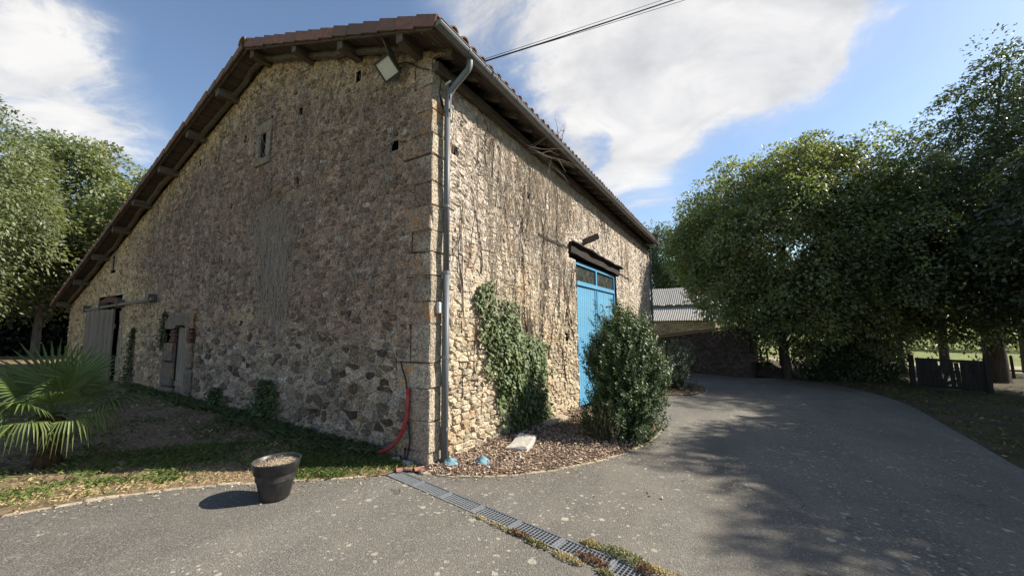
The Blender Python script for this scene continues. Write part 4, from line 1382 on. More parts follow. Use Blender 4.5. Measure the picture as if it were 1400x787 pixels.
MB().tube(smooth_path([tuple(Vector(FLP) - ax_n * .06), (-.50, -.04, 5.27), (-.35, -.04, 5.2), (-.22, -.05, 5.08), (-.02, -.05, 4.97)], 2), .009, 5).build('lead', M['black_cable'], fl, FLP)

# overhead service cables ----------------------------------------------------------------------
for k, (end, r_, lab) in enumerate([((5.05, 5.5, 9.35), .010, 'thick twisted overhead cable leaving the barn corner'), ((5.75, 5.3, 9.0), .0035, 'thin overhead wire beside the thick cable'), ((5.00, 5.6, 9.6), .0035, 'second thin overhead wire rising from the barn corner')]):
    a = np.array([.14, .18, 5.02 + .015 * k]); b = np.array(end) * 1.0
    b = a + (b - a) * 2.6
    tt = np.linspace(0, 1, 40)[:, None]
    p = a + (b - a) * tt; p[:, 2] -= 1.1 * (4 * tt * (1 - tt))[:, 0] * (.30 + .02 * k) - 0
    tag(MB().tube(p, r_, 6).build('overhead_cable', M['black_cable'], None, a), lab, 'cable')

# ================================================================== PLANTS
def unit(v): return v / (np.linalg.norm(v, axis=-1, keepdims=True) + 1e-9)


def leaf_quads(pos, d, n, L, W, fold=.12):
    """kite-shaped leaves (k=4): pos base, d direction, n normal"""
    d = unit(d); s = unit(np.cross(n, d)); n = np.cross(d, s)
    L = np.broadcast_to(np.asarray(L, float), (len(pos),))[:, None]; W = np.broadcast_to(np.asarray(W, float), (len(pos),))[:, None]
    mid = pos + d * L * .45
    return np.stack([pos, mid + s * W / 2 + n * W * fold, pos + d * L - n * L * .06, mid - s * W / 2 + n * W * fold], axis=1)


def rand_dirs(n, r_): return unit(r_.normal(0, 1, (n, 3)))


def crown_mesh(name, lobes, nclump, per, spread, L, pal, seed, shell=(.5, 1.0), bump=.2, flat=.5, W=.6, bottom=None, gaps=0.25, layer=0.0):
    r_ = np.random.default_rng(seed); lob = np.array(lobes, float)
    area = (lob[:, 3] * lob[:, 4] + lob[:, 4] * lob[:, 5] + lob[:, 3] * lob[:, 5]); pick = r_.choice(len(lob), nclump * 3, p=area / area.sum())
    d = rand_dirs(nclump * 3, r_); lb = lob[pick]
    rad = r_.uniform(shell[0] ** 2, shell[1] ** 2, nclump * 3) ** .5
    bm = 1 + bump * vnoise(d[:, 0] * 2.3 + pick * 3.1, d[:, 1] * 2.3 + d[:, 2] * 1.9 + pick, seed, 3)
    c = lb[:, :3] + d * lb[:, 3:6] * (rad * bm)[:, None]
    keep = np.ones(len(c), bool)
    for i, l in enumerate(lob):
        q = np.linalg.norm((c - l[:3]) / l[3:6], axis=1); keep &= (pick == i) | (q > shell[0] * .9)
    if bottom is not None: keep &= c[:, 2] > bottom
    keep &= (vnoise(c[:, 0] * .55 + 7, c[:, 2] * .55 + c[:, 1] * .3, seed + 2, 2) > -1 + gaps * 1.6)
    c = c[keep][:nclump]; out = unit(d[keep][:nclump] / lb[keep][:nclump, 3:6]); n = len(c)
    nrm = unit(out * .8 + np.array([0, 0, .75]) + r_.normal(0, .3, (n, 3)))
    sz = r_.uniform(.55, 1.35, n)
    C = np.repeat(c, per, 0); O = np.repeat(out, per, 0); N = np.repeat(nrm, per, 0); S_ = np.repeat(sz, per)[:, None]
    u = unit(rand_dirs(n * per, r_) + N * .75)                 # leaves sit on the outer cap of every clump
    rr = (r_.uniform(.35, 1.12, (n * per, 1)) ** .55) * spread * 1.55 * S_
    off = u * rr
    along = (off * N).sum(1, keepdims=True); off = off - N * along * (1 - flat)
    pos = C + off - np.array([0, 0, 1.0]) * (np.linalg.norm(off, axis=1, keepdims=True) ** 2) * .10 / spread
    dr = off / spread * .8 + O * .3 + r_.normal(0, .45, off.shape) + np.array([0, 0, -.45])
    nn = u * .9 + N * .5 + r_.normal(0, .28, off.shape)
    ll = L * r_.uniform(.65, 1.3, len(pos))
    q = leaf_quads(pos, dr, nn, ll, ll * W)
    pal = np.array(pal, float); k = len(pal)
    base = np.repeat(r_.integers(0, k, n), per); alt = r_.integers(0, k, len(pos)); use = np.where(r_.random(len(pos)) < .7, base, alt)
    cc = pal[use] * np.repeat(r_.uniform(.72, 1.25, n), per)[:, None] * r_.uniform(.75, 1.25, (len(pos), 1))
    return quad_mesh(name, q, cc), c


def make_tree(name, label, base, trunk_r, fork_z, lobes, nclump, per, spread, L, pal, seed, bark='bark', group=None, nlimb=14, lean=(0, 0), **kw):
    r_ = np.random.default_rng(seed + 99)
    root = empty(name, base, label, 'tree', group)
    me, cl = crown_mesh('crown', lobes, nclump, per, spread, L, pal, seed, **kw)
    me.transform(Matrix.Translation(-Vector(base)))
    link('crown', me, M['tree_leaf'], root, base)
    mb = MB(); b = np.array(base, float)
    topz = max(l[2] for l in lobes); cen = np.mean([l[:3] for l in lobes], axis=0)
    p0 = b + [0, 0, -.15]; p1 = b + [lean[0] * .4, lean[1] * .4, (fork_z - b[2]) * .5]; p2 = np.array([b[0] + lean[0], b[1] + lean[1], fork_z]); p3 = np.array([cen[0], cen[1], topz])
    tr = smooth_path([p0, p1, p2, (p2 * .6 + p3 * .4) + r_.normal(0, .2, 3), p3], 2)
    mb.tube(tr, np.interp(np.linspace(0, 1, len(tr)), [0, .08, .4, 1], [trunk_r * 1.35, trunk_r, trunk_r * .75, trunk_r * .15]), 9)
    idx = r_.choice(len(cl), min(nlimb, len(cl)), replace=False)
    for i in idx:
        tz = r_.uniform(.28, .75); s0 = tr[int(tz * (len(tr) - 1))]
        e = cl[i]; mid = s0 * .5 + e * .5 + [0, 0, r_.uniform(.1, .6)]
        lp = smooth_path([s0, s0 * .7 + mid * .3 + r_.normal(0, .1, 3), mid, e], 2)
        mb.tube(lp, np.linspace(trunk_r * r_.uniform(.28, .45), .015, len(lp)), 5)
        for _ in range(2):
            k = int(r_.uniform(.4, .8) * len(lp)); e2 = cl[r_.integers(len(cl))]
            if np.linalg.norm(e2 - lp[k]) < 3.2:
                mb.tube(smooth_path([lp[k], (lp[k] + e2) / 2 + r_.normal(0, .15, 3), e2], 1), np.linspace(trunk_r * .16, .01, 5), 4)
    mb.build('trunk', M[bark], root, base, True)
    return root


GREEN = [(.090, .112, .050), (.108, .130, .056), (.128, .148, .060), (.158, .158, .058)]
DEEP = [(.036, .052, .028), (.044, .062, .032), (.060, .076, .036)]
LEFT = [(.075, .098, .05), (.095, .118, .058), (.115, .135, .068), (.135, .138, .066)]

g_ = lambda x, y: (x, y, float(gz(x, y)))
make_tree('maple_tree', 'dense round green maple standing behind the dark shed', g_(5.25, 19.9), .24, 1.8,
          [(5.6, 21.0, 5.6, 5.0, 4.6, 5.2), (7.2, 21.0, 7.8, 3.6, 3.6, 3.7), (3.6, 20.8, 6.3, 3.4, 3.4, 4.0), (2.1, 20.8, 6.0, 2.4, 2.6, 2.3), (8.8, 21.0, 4.6, 3.2, 3.4, 4.6), (5.0, 18.6, 2.8, 3.0, 2.2, 2.2), (5.4, 18.2, 5.4, 3.2, 2.6, 3.2)],
          2300, 80, .46, .155, GREEN, 101, bump=.30, gaps=.15, bottom=.3, flat=.6, nlimb=20, lean=(-.2, .1))
make_tree('broadleaf_tree', 'yellowing tree between the round maple and the dark tall trees', g_(10.6, 24.5), .16, 2.2,
          [(10.8, 24.0, 6.2, 2.8, 2.8, 4.2), (12.2, 23.6, 5.0, 2.8, 2.6, 3.8), (9.6, 23.5, 3.8, 2.6, 2.4, 2.8)],
          800, 64, .46, .16, [(.055, .076, .032), (.075, .092, .036), (.115, .112, .040), (.045, .064, .028)], 102, bump=.2, gaps=.2, bottom=.3)
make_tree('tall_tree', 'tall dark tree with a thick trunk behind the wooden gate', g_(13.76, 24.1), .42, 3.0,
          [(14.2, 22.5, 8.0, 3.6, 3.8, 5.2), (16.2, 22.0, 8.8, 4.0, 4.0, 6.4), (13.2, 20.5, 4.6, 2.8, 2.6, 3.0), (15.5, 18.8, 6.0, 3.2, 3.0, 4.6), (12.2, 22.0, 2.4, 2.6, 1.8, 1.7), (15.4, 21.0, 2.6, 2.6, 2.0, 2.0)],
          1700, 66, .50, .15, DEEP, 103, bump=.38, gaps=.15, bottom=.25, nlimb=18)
make_tree('broadleaf_tree', 'slim dark trunk and crown just behind the gate top', g_(13.1, 27.3), .22, 3.0,
          [(13.0, 27.0, 6.5, 3.0, 3.0, 4.0)], 500, 44, .42, .17, DEEP, 104, bottom=1.0, gaps=.2)
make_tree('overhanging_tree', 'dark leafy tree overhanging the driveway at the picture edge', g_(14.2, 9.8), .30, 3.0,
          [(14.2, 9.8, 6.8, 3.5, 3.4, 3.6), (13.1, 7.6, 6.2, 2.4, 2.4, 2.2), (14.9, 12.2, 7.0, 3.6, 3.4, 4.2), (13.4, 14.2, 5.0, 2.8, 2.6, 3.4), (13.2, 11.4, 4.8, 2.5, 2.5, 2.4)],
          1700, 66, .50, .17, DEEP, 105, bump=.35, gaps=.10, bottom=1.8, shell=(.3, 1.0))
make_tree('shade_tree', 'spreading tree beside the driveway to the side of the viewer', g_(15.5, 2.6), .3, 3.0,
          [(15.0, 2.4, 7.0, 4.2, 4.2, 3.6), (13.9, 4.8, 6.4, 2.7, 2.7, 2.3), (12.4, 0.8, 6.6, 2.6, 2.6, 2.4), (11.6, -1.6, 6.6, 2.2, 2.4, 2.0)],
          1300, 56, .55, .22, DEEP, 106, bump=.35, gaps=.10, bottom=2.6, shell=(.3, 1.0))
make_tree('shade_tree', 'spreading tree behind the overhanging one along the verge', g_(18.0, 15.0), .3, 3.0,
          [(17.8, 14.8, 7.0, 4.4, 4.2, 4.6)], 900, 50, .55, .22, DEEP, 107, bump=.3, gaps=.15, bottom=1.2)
make_tree('background_tree', 'dark tree rising behind the corrugated roof at the barn end', g_(-3.0, 42), .28, 3.0,
          [(-3.2, 42, 8.6, 3.0, 2.8, 4.8), (-5.5, 42.5, 6.5, 3.0, 2.6, 4.0), (-.8, 43, 7.6, 3.0, 2.6, 4.6)],
          600, 60, .6, .24, [(.055, .08, .034), (.07, .095, .04)], 108, bump=.35, gaps=.15)


def conifer(base, h, seed, label):
    r_ = np.random.default_rng(seed); root = empty('conifer', base, label, 'tree')
    MB().tube([base, (base[0], base[1], base[2] + h)], [.22, .02], 7).build('trunk', M['bark'], root, base)
    n = 9000; t = r_.random(n) ** .6; z = base[2] + h * (1 - t * .8); rad = .1 + (t * 2.3) * (0.6 + .4 * np.abs(np.sin(z * 5.5)))
    a = r_.uniform(0, 6.283, n); rr = rad * np.sqrt(r_.random(n))
    pos = np.column_stack([base[0] + rr * np.cos(a), base[1] + rr * np.sin(a), z - rr * .25])
    d = np.column_stack([np.cos(a), np.sin(a), np.full(n, -.2)]) + r_.normal(0, .4, (n, 3))
    q = leaf_quads(pos, d, np.array([0, 0, 1.0]) + r_.normal(0, .3, (n, 3)), r_.uniform(.15, .32, n), .08)
    me = quad_mesh('crown', q - np.array(base), np.array([.03, .05, .022]) * r_.uniform(.7, 1.3, (n, 1)))
    link('crown', me, M['tree_leaf'], root, base)


conifer((17.6, 31.0, float(gz(17.6, 31))), 15.2, 3, 'pointed conifer top showing above the trees')

make_tree('ash_tree', 'tall pale green ash with airy top at the far left edge', g_(-18.9, -2.6), .15, 3.0,
          [(-18.9, -2.0, 6.4, 1.9, 2.0, 3.2), (-19.2, -3.6, 5.4, 2.0, 2.0, 2.6), (-18.4, -3.0, 3.6, 1.7, 1.6, 1.3)],
          620, 80, .46, .14, [(.088, .106, .052), (.11, .126, .060), (.13, .14, .066)], 111, bark='bark_pale', bump=.45, gaps=.25, bottom=2.5, W=.38, flat=.6)
make_tree('ash_tree', 'bushy mid-green tree in the middle left of the barn', g_(-23.6, .4), .16, 2.8,
          [(-24.6, .9, 7.6, 2.2, 2.2, 3.4), (-23.8, -.4, 5.0, 2.4, 2.2, 2.2), (-25.0, 2.3, 5.6, 2.2, 2.0, 2.8)],
          900, 80, .52, .17, LEFT, 112, bark='bark_pale', bump=.45, gaps=.18, flat=.6, bottom=2.1)
make_tree('ash_tree', 'yellow-green tree half hidden behind the roof slope', g_(-19.2, 3.4), .16, 2.8,
          [(-19.3, 3.3, 6.1, 2.3, 2.3, 2.9), (-18.9, 5.4, 5.6, 2.2, 2.2, 2.8), (-21.0, 5.0, 5.4, 2.4, 2.2, 2.8)],
          900, 76, .48, .16, [(.115, .132, .055), (.145, .15, .06), (.095, .118, .05)], 113, bark='bark_pale', bump=.4, gaps=.15, flat=.6, bottom=2.2)


def hedge(name, label, pts, h, w, n, L, pal, seed, kind='stuff'):
    r_ = np.random.default_rng(seed); p = np.array(pts, float)
    seg = np.linalg.norm(np.diff(p, axis=0), axis=1); cum = np.concatenate([[0], np.cumsum(seg)])
    s = r_.random(n) * cum[-1]; x = np.interp(s, cum, p[:, 0]); y = np.interp(s, cum, p[:, 1])
    t = r_.random(n); hh = h * (1 + .35 * vnoise(s * .35, s * 0, seed, 3)); a = r_.uniform(0, 6.283, n); rr = w * np.sqrt(1 - (t * .9) ** 2) * r_.uniform(.55, 1, n)
    x = x + rr * np.cos(a); y = y + rr * np.sin(a)
    pos = np.column_stack([x, y, gz(x, y) + hh * t])
    d = rand_dirs(n, r_) + np.array([0, 0, -.2]); ll = L * r_.uniform(.7, 1.3, n)
    q = leaf_quads(pos, d, rand_dirs(n, r_) + np.array([0, 0, .6]), ll, ll * .6)
    pal = np.array(pal); cc = pal[r_.integers(0, len(pal), n)] * r_.uniform(.7, 1.3, (n, 1)) * (1 + .3 * vnoise(s * .8, t * 3, seed + 1))[:, None]
    return tag(link(name, quad_mesh(name, q, cc), M['tree_leaf']), label, 'hedge', None, kind)


hedge('hedgerow', 'far green hedgerow across the field', [(-30, 62), (0, 60), (30, 58), (62, 50)], 5.5, 2.2, 26000, .42, GREEN, 121)
hedge('hedgerow', 'hedge beneath the left trees with deep shade put into its near-black leaf colour', [(-29, -9), (-27.5, -3), (-27, 3), (-26, 9)], 3.4, 1.6, 70000, .22, [(.012, .018, .011), (.016, .023, .013)], 122)  # leaves painted near-black to stand in for the deep shade of the hollow
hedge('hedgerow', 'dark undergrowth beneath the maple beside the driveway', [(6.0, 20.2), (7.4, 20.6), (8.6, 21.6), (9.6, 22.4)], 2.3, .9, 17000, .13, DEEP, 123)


def shrub(name, label, c, lobes, n, L, W, pal, seed, mat='shrub_leaf', stems=9, twig=1.0, group=None):
    """leafy shrub: leaves grow along upright shoots inside the lobes"""
    r_ = np.random.default_rng(seed); lob = np.array(lobes, float); root = empty(name, c, label, 'shrub', group)
    per = 16; ns = n // per
    vol = lob[:, 3] * lob[:, 4] * lob[:, 5]; pick = r_.choice(len(lob), ns, p=vol / vol.sum())
    d = rand_dirs(ns, r_); rad = r_.uniform(.35, 1.0, ns) ** .6
    tip = lob[pick, :3] + d * lob[pick, 3:6] * (rad * (1 + .16 * vnoise(d[:, 0] * 3 + pick, d[:, 1] * 3 + d[:, 2] * 2.5, seed)))[:, None] * (1 + .16 * r_.normal(0, 1, (ns, 1)))
    gdir = unit(d * .7 + np.array([0, 0, .9]) + r_.normal(0, .2, (ns, 3))); ln = r_.uniform(.16, .34, ns) * twig
    tip[:, 2] = np.maximum(tip[:, 2], c[2] + .04)
    T = np.repeat(tip, per, 0); Gd = np.repeat(gdir, per, 0); Ln = np.repeat(ln, per)
    f = np.tile(np.linspace(0, 1, per), ns)
    ang = np.tile(np.arange(per) * 2.4, ns) + np.repeat(r_.uniform(0, 6, ns), per)
    a = unit(np.cross(Gd, [0.3, .2, 1.0] + r_.normal(0, .01, Gd.shape))); b = np.cross(Gd, a)
    outd = a * np.cos(ang)[:, None] + b * np.sin(ang)[:, None]
    pos = T - Gd * ((1 - f) * Ln)[:, None]
    dr = outd + Gd * .75 + r_.normal(0, .2, pos.shape); nn = Gd * .9 - outd * .4 + r_.normal(0, .25, pos.shape)
    ll = L * r_.uniform(.7, 1.2, len(pos)) * (1 - .35 * f)
    q = leaf_quads(pos, dr, nn, ll, ll * W)
    pal = np.array(pal); cc = pal[np.repeat(r_.integers(0, len(pal), ns), per)] * r_.uniform(.75, 1.25, (len(pos), 1)) * (1 + .35 * f)[:, None]
    me = quad_mesh('foliage', q - np.array(c), cc)
    link('foliage', me, M[mat], root, c)
    mb = MB()
    for i in r_.choice(ns, stems * 6, replace=False):
        s0 = np.array(c) + [r_.normal(0, .08), r_.normal(0, .08), -.05]
        mb.tube(smooth_path([s0, (s0 * .5 + tip[i] * .5) + r_.normal(0, .05, 3), tip[i]], 1), np.linspace(.018, .004, 5), 4)
    mb.build('stems', M['bark'], root, c)
    return root


SH = [(.042, .066, .024), (.056, .084, .032), (.078, .105, .044)]
c = g_(1.52, 3.15)
shrub('evergreen_shrub', 'large glossy evergreen shrub in front of the blue doors', c,
      [(1.50, 3.25, .95, .66, .82, .92), (1.55, 3.35, 1.45, .52, .62, .52), (1.50, 3.1, .30, .68, .80, .55), (1.40, 3.3, 1.85, .18, .2, .36), (1.58, 3.35, 1.78, .14, .16, .34), (1.22, 3.2, 1.55, .14, .16, .34), (1.80, 3.5, 1.48, .2, .24, .38), (1.62, 3.0, 1.62, .12, .14, .30), (1.15, 3.0, 1.15, .32, .4, .42), (1.95, 3.4, .85, .3, .4, .55)],
      52000, .078, .42, SH, 131)
shrub('box_shrub', 'small fine-leaved shrub at the foot of the large evergreen', g_(1.40, 2.36),
      [(1.40, 2.38, .14, .24, .2, .32), (1.44, 2.36, .36, .15, .14, .2)], 7000, .032, .5, [(.07, .085, .035), (.09, .10, .045)], 132, stems=5, twig=.5)
shrub('evergreen_shrub', 'low grey-green shrub in the far bed at the barn end', g_(1.35, 11.0),
      [(1.3, 11.0, .25, .75, 1.3, .75), (1.2, 12.0, .45, .7, 1.0, .8)], 9000, .10, .45, [(.06, .075, .045), (.08, .095, .06)], 133, stems=5)
shrub('multi_stem_shrub', 'dark multi-stemmed shrub beside the wooden gate', g_(8.9, 21.3),
      [(8.9, 21.4, 2.4, 1.5, 1.3, 1.3), (8.3, 21.6, 1.4, 1.0, .9, 1.0)], 9000, .11, .5, DEEP, 134, mat='tree_leaf', stems=5, twig=1.5)

# living ivy on the side wall -----------------------------------------------------------------
def ivy():
    r_ = np.random.default_rng(141)
    poly = [(.90, 2.16), (1.05, 2.30), (1.28, 2.33), (1.55, 2.20), (1.95, 2.20), (2.2, 1.9), (2.32, 1.62), (2.8, 1.5), (3.12, 1.35), (3.22, .6), (3.42, -.16), (1.90, -.12), (1.62, .36), (1.36, .84), (1.13, 1.4), (.95, 1.82)]
    root = empty('ivy', (0.05, 2.5, float(gz(0, 2.5))), 'green ivy patch climbing the sunlit side wall', 'ivy')
    n = 12500; u = r_.uniform(.8, 3.5, n * 2); z = r_.uniform(-.2, 2.45, n * 2)
    e = .20 * vnoise(u * 4, z * 4, 3) + .06 * vnoise(u * 14, z * 14, 4); ed = poly_dist(u, z, poly)
    ins = in_poly(u + e, z + e * .8, poly)
    dens = np.clip(ed / .22 + .22, 0, 1) * np.clip(.52 + .85 * vnoise(u * 3.4, z * 3.0, 5), .08, 1)
    k = ins & (r_.random(n * 2) < dens); u, z, ed = u[k], z[k], ed[k]; n = len(u)
    thick = .035 + np.clip(ed, 0, .4) * .24 * np.clip(1.5 - z * .45, .35, 1.5)
    lump = 1 + .5 * vnoise(u * 4, z * 4, 9)
    x = .03 + thick * lump * r_.uniform(.25, 1, n)
    pos = np.column_stack([x, u, z])
    d = np.column_stack([r_.uniform(.1, .5, n), r_.normal(0, .55, n), -.7 + r_.normal(0, .35, n)])
    nn = np.column_stack([np.full(n, .9), r_.normal(0, .4, n), .45 + r_.normal(0, .35, n)])
    ll = r_.uniform(.035, .075, n)
    d = unit(d); s_ = unit(np.cross(nn, d)); nn = np.cross(d, s_); l = ll[:, None]
    q = np.stack([pos, pos + d * l * .15 + s_ * l * .48, pos + d * l * .55 + s_ * l * .30 + nn * l * .06, pos + d * l, pos + d * l * .55 - s_ * l * .30 + nn * l * .06, pos + d * l * .15 - s_ * l * .48], axis=1)
    pal = np.array([(.065, .098, .034), (.088, .122, .044), (.115, .145, .056), (.17, .18, .09)])
    cc = pal[r_.choice(4, n, p=[.35, .35, .22, .08])] * r_.uniform(.75, 1.3, (n, 1))
    yel = (vnoise(u * 1.6, z * 1.6, 15) > .42) & (r_.random(n) < .35); cc[yel] = cc[yel] * .5 + np.array([.14, .13, .03]) * .6
    link('leaves', quad_mesh('leaves', q - np.array(ORG[root.name]), cc, 6), M['ivy_leaf'], root, ORG[root.name])
    mb = MB()
    for _ in range(60):
        u0 = r_.uniform(1.9, 3.3); pts_ = []; uu = u0; zz_ = -.15
        tgt = r_.uniform(.95, 2.2) if r_.random() < .6 else u0 - .3
        for t in np.linspace(0, 1, 14):
            uu = u0 + (tgt - u0) * t + r_.normal(0, .02); zz_ = -.15 + t * r_.uniform(1.9, 2.3)
            pts_.append((.035, uu, zz_))
        mb.tube(pts_, np.linspace(.012, .004, 14), 4)
    mb.build('stems', M['bare_twig'], root, ORG[root.name])


ivy()

# dead climbing stems clinging to both walls ------------------------------------------------------
def dead_stems(name, label, n, u_rng, z_rng, mapf, mat, seed, r0_=.0055, excl=(), step=.13, wander=.022, den=None):
    r_ = np.random.default_rng(seed); mb = MB(); made = 0
    while made < n:
        u = r_.uniform(*u_rng); z = r_.uniform(z_rng[0], z_rng[1] - .4)
        if den is not None and r_.random() > den(u, z): continue
        ln = r_.uniform(.35, 1.6); k = int(ln / step) + 2; uu = u; drift = r_.normal(0, .035); pts_ = []
        for i in range(k):
            zz_ = z + i * step
            if zz_ > z_rng[1] or not u_rng[0] <= uu <= u_rng[1] or any(q[0] < uu < q[1] and q[2] < zz_ < q[3] for q in excl): break
            pts_.append((uu, zz_, .022 + abs(r_.normal(0, .005)))); uu += drift + r_.normal(0, wander)
        if len(pts_) < 3: continue
        p = np.array(pts_); p3 = mapf(p[:, 0], p[:, 1], p[:, 2])
        rr = r0_ * r_.uniform(.6, 1.5)
        mb.tube(p3, np.linspace(rr, rr * .5, len(p3)), 3, cap=False)
        made += 1
        if r_.random() < .5:
            k = r_.integers(0, len(p) - 1); uu, zz_ = p[k, 0], p[k, 1]; dr = r_.choice([-1, 1]) * r_.uniform(.04, .1); q = []
            for i in range(r_.integers(3, 6)):
                q.append((uu, zz_, .03)); uu += dr; zz_ += step * r_.uniform(.3, .9)
            q = np.array(q); mb.tube(mapf(q[:, 0], q[:, 1], q[:, 2]), np.linspace(rr * .7, rr * .35, len(q)), 3, cap=False)
    return tag(mb.build(name, mat), label, 'dead ivy', None, 'stuff')


ex = [BD, (4.4, 9, 3.2, 3.7)]
dead_stems('dead_ivy', 'dead grey creeper stems covering the upper side wall', 620, (.38, 10.5), (.9, 5.0), mapS, M['stem_grey'], 151, .0050, ex,
           den=lambda u, z: np.clip((z - 1.2) / 2.0, .12, 1) * (1 if u < 5 else .6) * (.25 + .75 * (float(vnoise(u * 1.7, z * .35, 77)) > -.1)))
dead_stems('dead_ivy', 'thick dark dead vines running up the side wall', 75, (.5, 8.5), (.3, 4.9), mapS, M['vine_dark'], 154, .011, ex, step=.16, wander=.03)
dead_stems('dead_ivy', 'pale dead creeper stems on the middle of the gable', 190, (-4.7, -2.6), (1.35, 3.9), mapG, M['pale_stem'], 152, .0036,
           den=lambda u, z: np.clip(.9 - abs(u + 3.65 + .15 * (z - 2.5)) / .8 + .5 * float(vnoise(u * 2.2, z * .8, 44)), 0, 1), wander=.014)
dead_stems('dead_ivy', 'sparse dead creeper rootlets over the upper gable', 300, (-9.5, -.6), (1.8, 6.2), mapG, M['bare_twig'], 153, .0042, wander=.03, step=.09,
           den=lambda u, z: 1.0 if z < float(purlin_z(u)) - .5 and z + 0 > 1.8 else 0)


def twigs(name, base, n, ln, dirv, seed, label):
    r_ = np.random.default_rng(seed); mb = MB()
    for _ in range(n):
        d = unit(np.array(dirv) + r_.normal(0, .35, 3)); p = [np.array(base) + r_.normal(0, .05, 3)]
        l = ln * r_.uniform(.5, 1.1)
        for i in range(6):
            d = unit(d + r_.normal(0, .16, 3)); p.append(p[-1] + d * l / 6)
        mb.tube(p, np.linspace(.008, .002, 7), 4)
        q = [p[3]]; d2 = unit(d + r_.normal(0, .6, 3))
        for i in range(3): q.append(q[-1] + d2 * l / 9)
        mb.tube(q, np.linspace(.004, .0015, 4), 3)
    tag(mb.build(name, M['bare_twig'], None, base), label, 'twigs')


twigs('dead_twigs', (.40, 3.15, 5.30), 7, .60, (.15, .3, 1), 5, 'dry twigs sprouting above the gutter against the sky')
twigs('dead_twigs', (.10, 2.45, 4.92), 8, 1.05, (.55, .75, -.25), 6, 'bare dead creeper branches hanging out below the eave')

# ---------------------------------------------------------------- weeds and grass
def blades(name, label, x, y, zf, hgt, wid, pal, probs, seed, lean=.5, kind='stuff'):
    r_ = np.random.default_rng(seed); n = len(x); z = zf(x, y)
    a = r_.uniform(0, 6.283, n); h = hgt * r_.uniform(.45, 1.3, n); w = wid * r_.uniform(.7, 1.4, n)
    s_ = np.column_stack([np.cos(a), np.sin(a), 0 * a]); ld = rand_dirs(n, r_) * lean; ld[:, 2] = 0
    p = np.column_stack([x, y, z - .004])
    q = np.stack([p - s_ * w[:, None] / 2, p + s_ * w[:, None] / 2, p + s_ * w[:, None] * .3 + (np.array([0, 0, 1.0]) + ld * .5) * h[:, None] * .55, p + (np.array([0, 0, 1.0]) * .85 + ld * 1.2) * h[:, None]], axis=1)
    pal = np.array(pal); cc = pal[r_.choice(len(pal), n, p=probs)] * r_.uniform(.7, 1.3, (n, 1))
    return tag(link(name, quad_mesh(name, q, cc), M['grass_blade']), label, 'grass', None, kind)


r_ = np.random.default_rng(161)
def lawn_pts(n, xr, yr):
    x = r_.uniform(*xr, n); y = r_.uniform(*yr, n); k = in_poly(x, y, LAWN)
    return x[k], y[k], poly_dist(x[k], y[k], [tuple(p) for p in kl], False)


x, y, dk = lawn_pts(560000, (-5.5, -.1), (-5.2, -.1)); k = dk < 1.5; x, y, dk = x[k], y[k], dk[k]
pn = vnoise(x * 1.5, y * 1.5, 71); pn2 = vnoise(x * 5, y * 5, 72)
k = r_.random(len(x)) < np.clip(.42 + pn * .7 + pn2 * .6, .06, 1) * np.where(dk < .08, .3, 1) * np.clip(1.5 - dk, .25, 1)
x, y, dk, pn, pn2 = x[k], y[k], dk[k], pn[k], pn2[k]
dry = r_.random(len(x)) < np.clip(.78 - dk * .75 - pn * .7 - pn2 * .5, .10, .95)
blades('grass', 'green tufts of short grass on the sunlit edge of the lawn', x[~dry], y[~dry], lawn_z, .05, .0065, [(.085, .115, .035), (.11, .14, .045), (.065, .09, .026), (.18, .18, .075)], [.35, .3, .2, .15], 162, .9)
blades('grass', 'dry straw-coloured grass along the driveway edge', x[dry], y[dry], lawn_z, .026, .004, [(.42, .34, .20), (.38, .29, .16), (.30, .25, .12)], [.4, .35, .25], 163, 1.5)
x, y, dk = lawn_pts(260000, (-12, -.1), (-7, -.05)); k = dk > 1.2; x, y, dk = x[k], y[k], dk[k]
pn = vnoise(x * .9, y * 1.5, 73); pn2 = vnoise(x * 4, y * 4, 74)
k = r_.random(len(x)) < np.clip(.10 + pn * .7 + pn2 * .8, 0, 1) * .55; x, y = x[k], y[k]
blades('grass', 'short grass patches on the shaded lawn below the gable', x, y, lawn_z, .045, .006, [(.065, .085, .032), (.09, .105, .042), (.26, .21, .12)], [.40, .32, .28], 166, 1.1)
# taller weeds at the foot of the gable
n = 5500; x = r_.uniform(-9.5, -.75, n); y = -.06 - np.abs(r_.normal(0, .20, n)) * np.clip(.45 + 1.2 * vnoise(x * 1.3, 0 * x, 81), .08, 1.3)
k = in_poly(x, y, LAWN); x, y = x[k], y[k]
blades('grass', 'dark weeds growing along the foot of the gable', x, y, lawn_z, .12, .010, [(.05, .07, .028), (.065, .085, .034), (.10, .10, .05)], [.4, .3, .3], 164, .9)
# right verge: thin grass and fallen leaves
n = 26000; x = r_.uniform(6.3, 15, n); y = r_.uniform(1.5, 19, n); k = in_poly(x, y, VERGE); x, y = x[k], y[k]
k = r_.random(len(x)) < np.clip(.35 + vnoise(x * .8, y * .8, 83), .05, 1); x, y = x[k], y[k]
blades('grass', 'thin shaded grass on the verge by the driveway', x, y, verge_z, .07, .009, [(.05, .07, .022), (.07, .09, .03), (.14, .12, .05)], [.45, .35, .2], 165, .9)


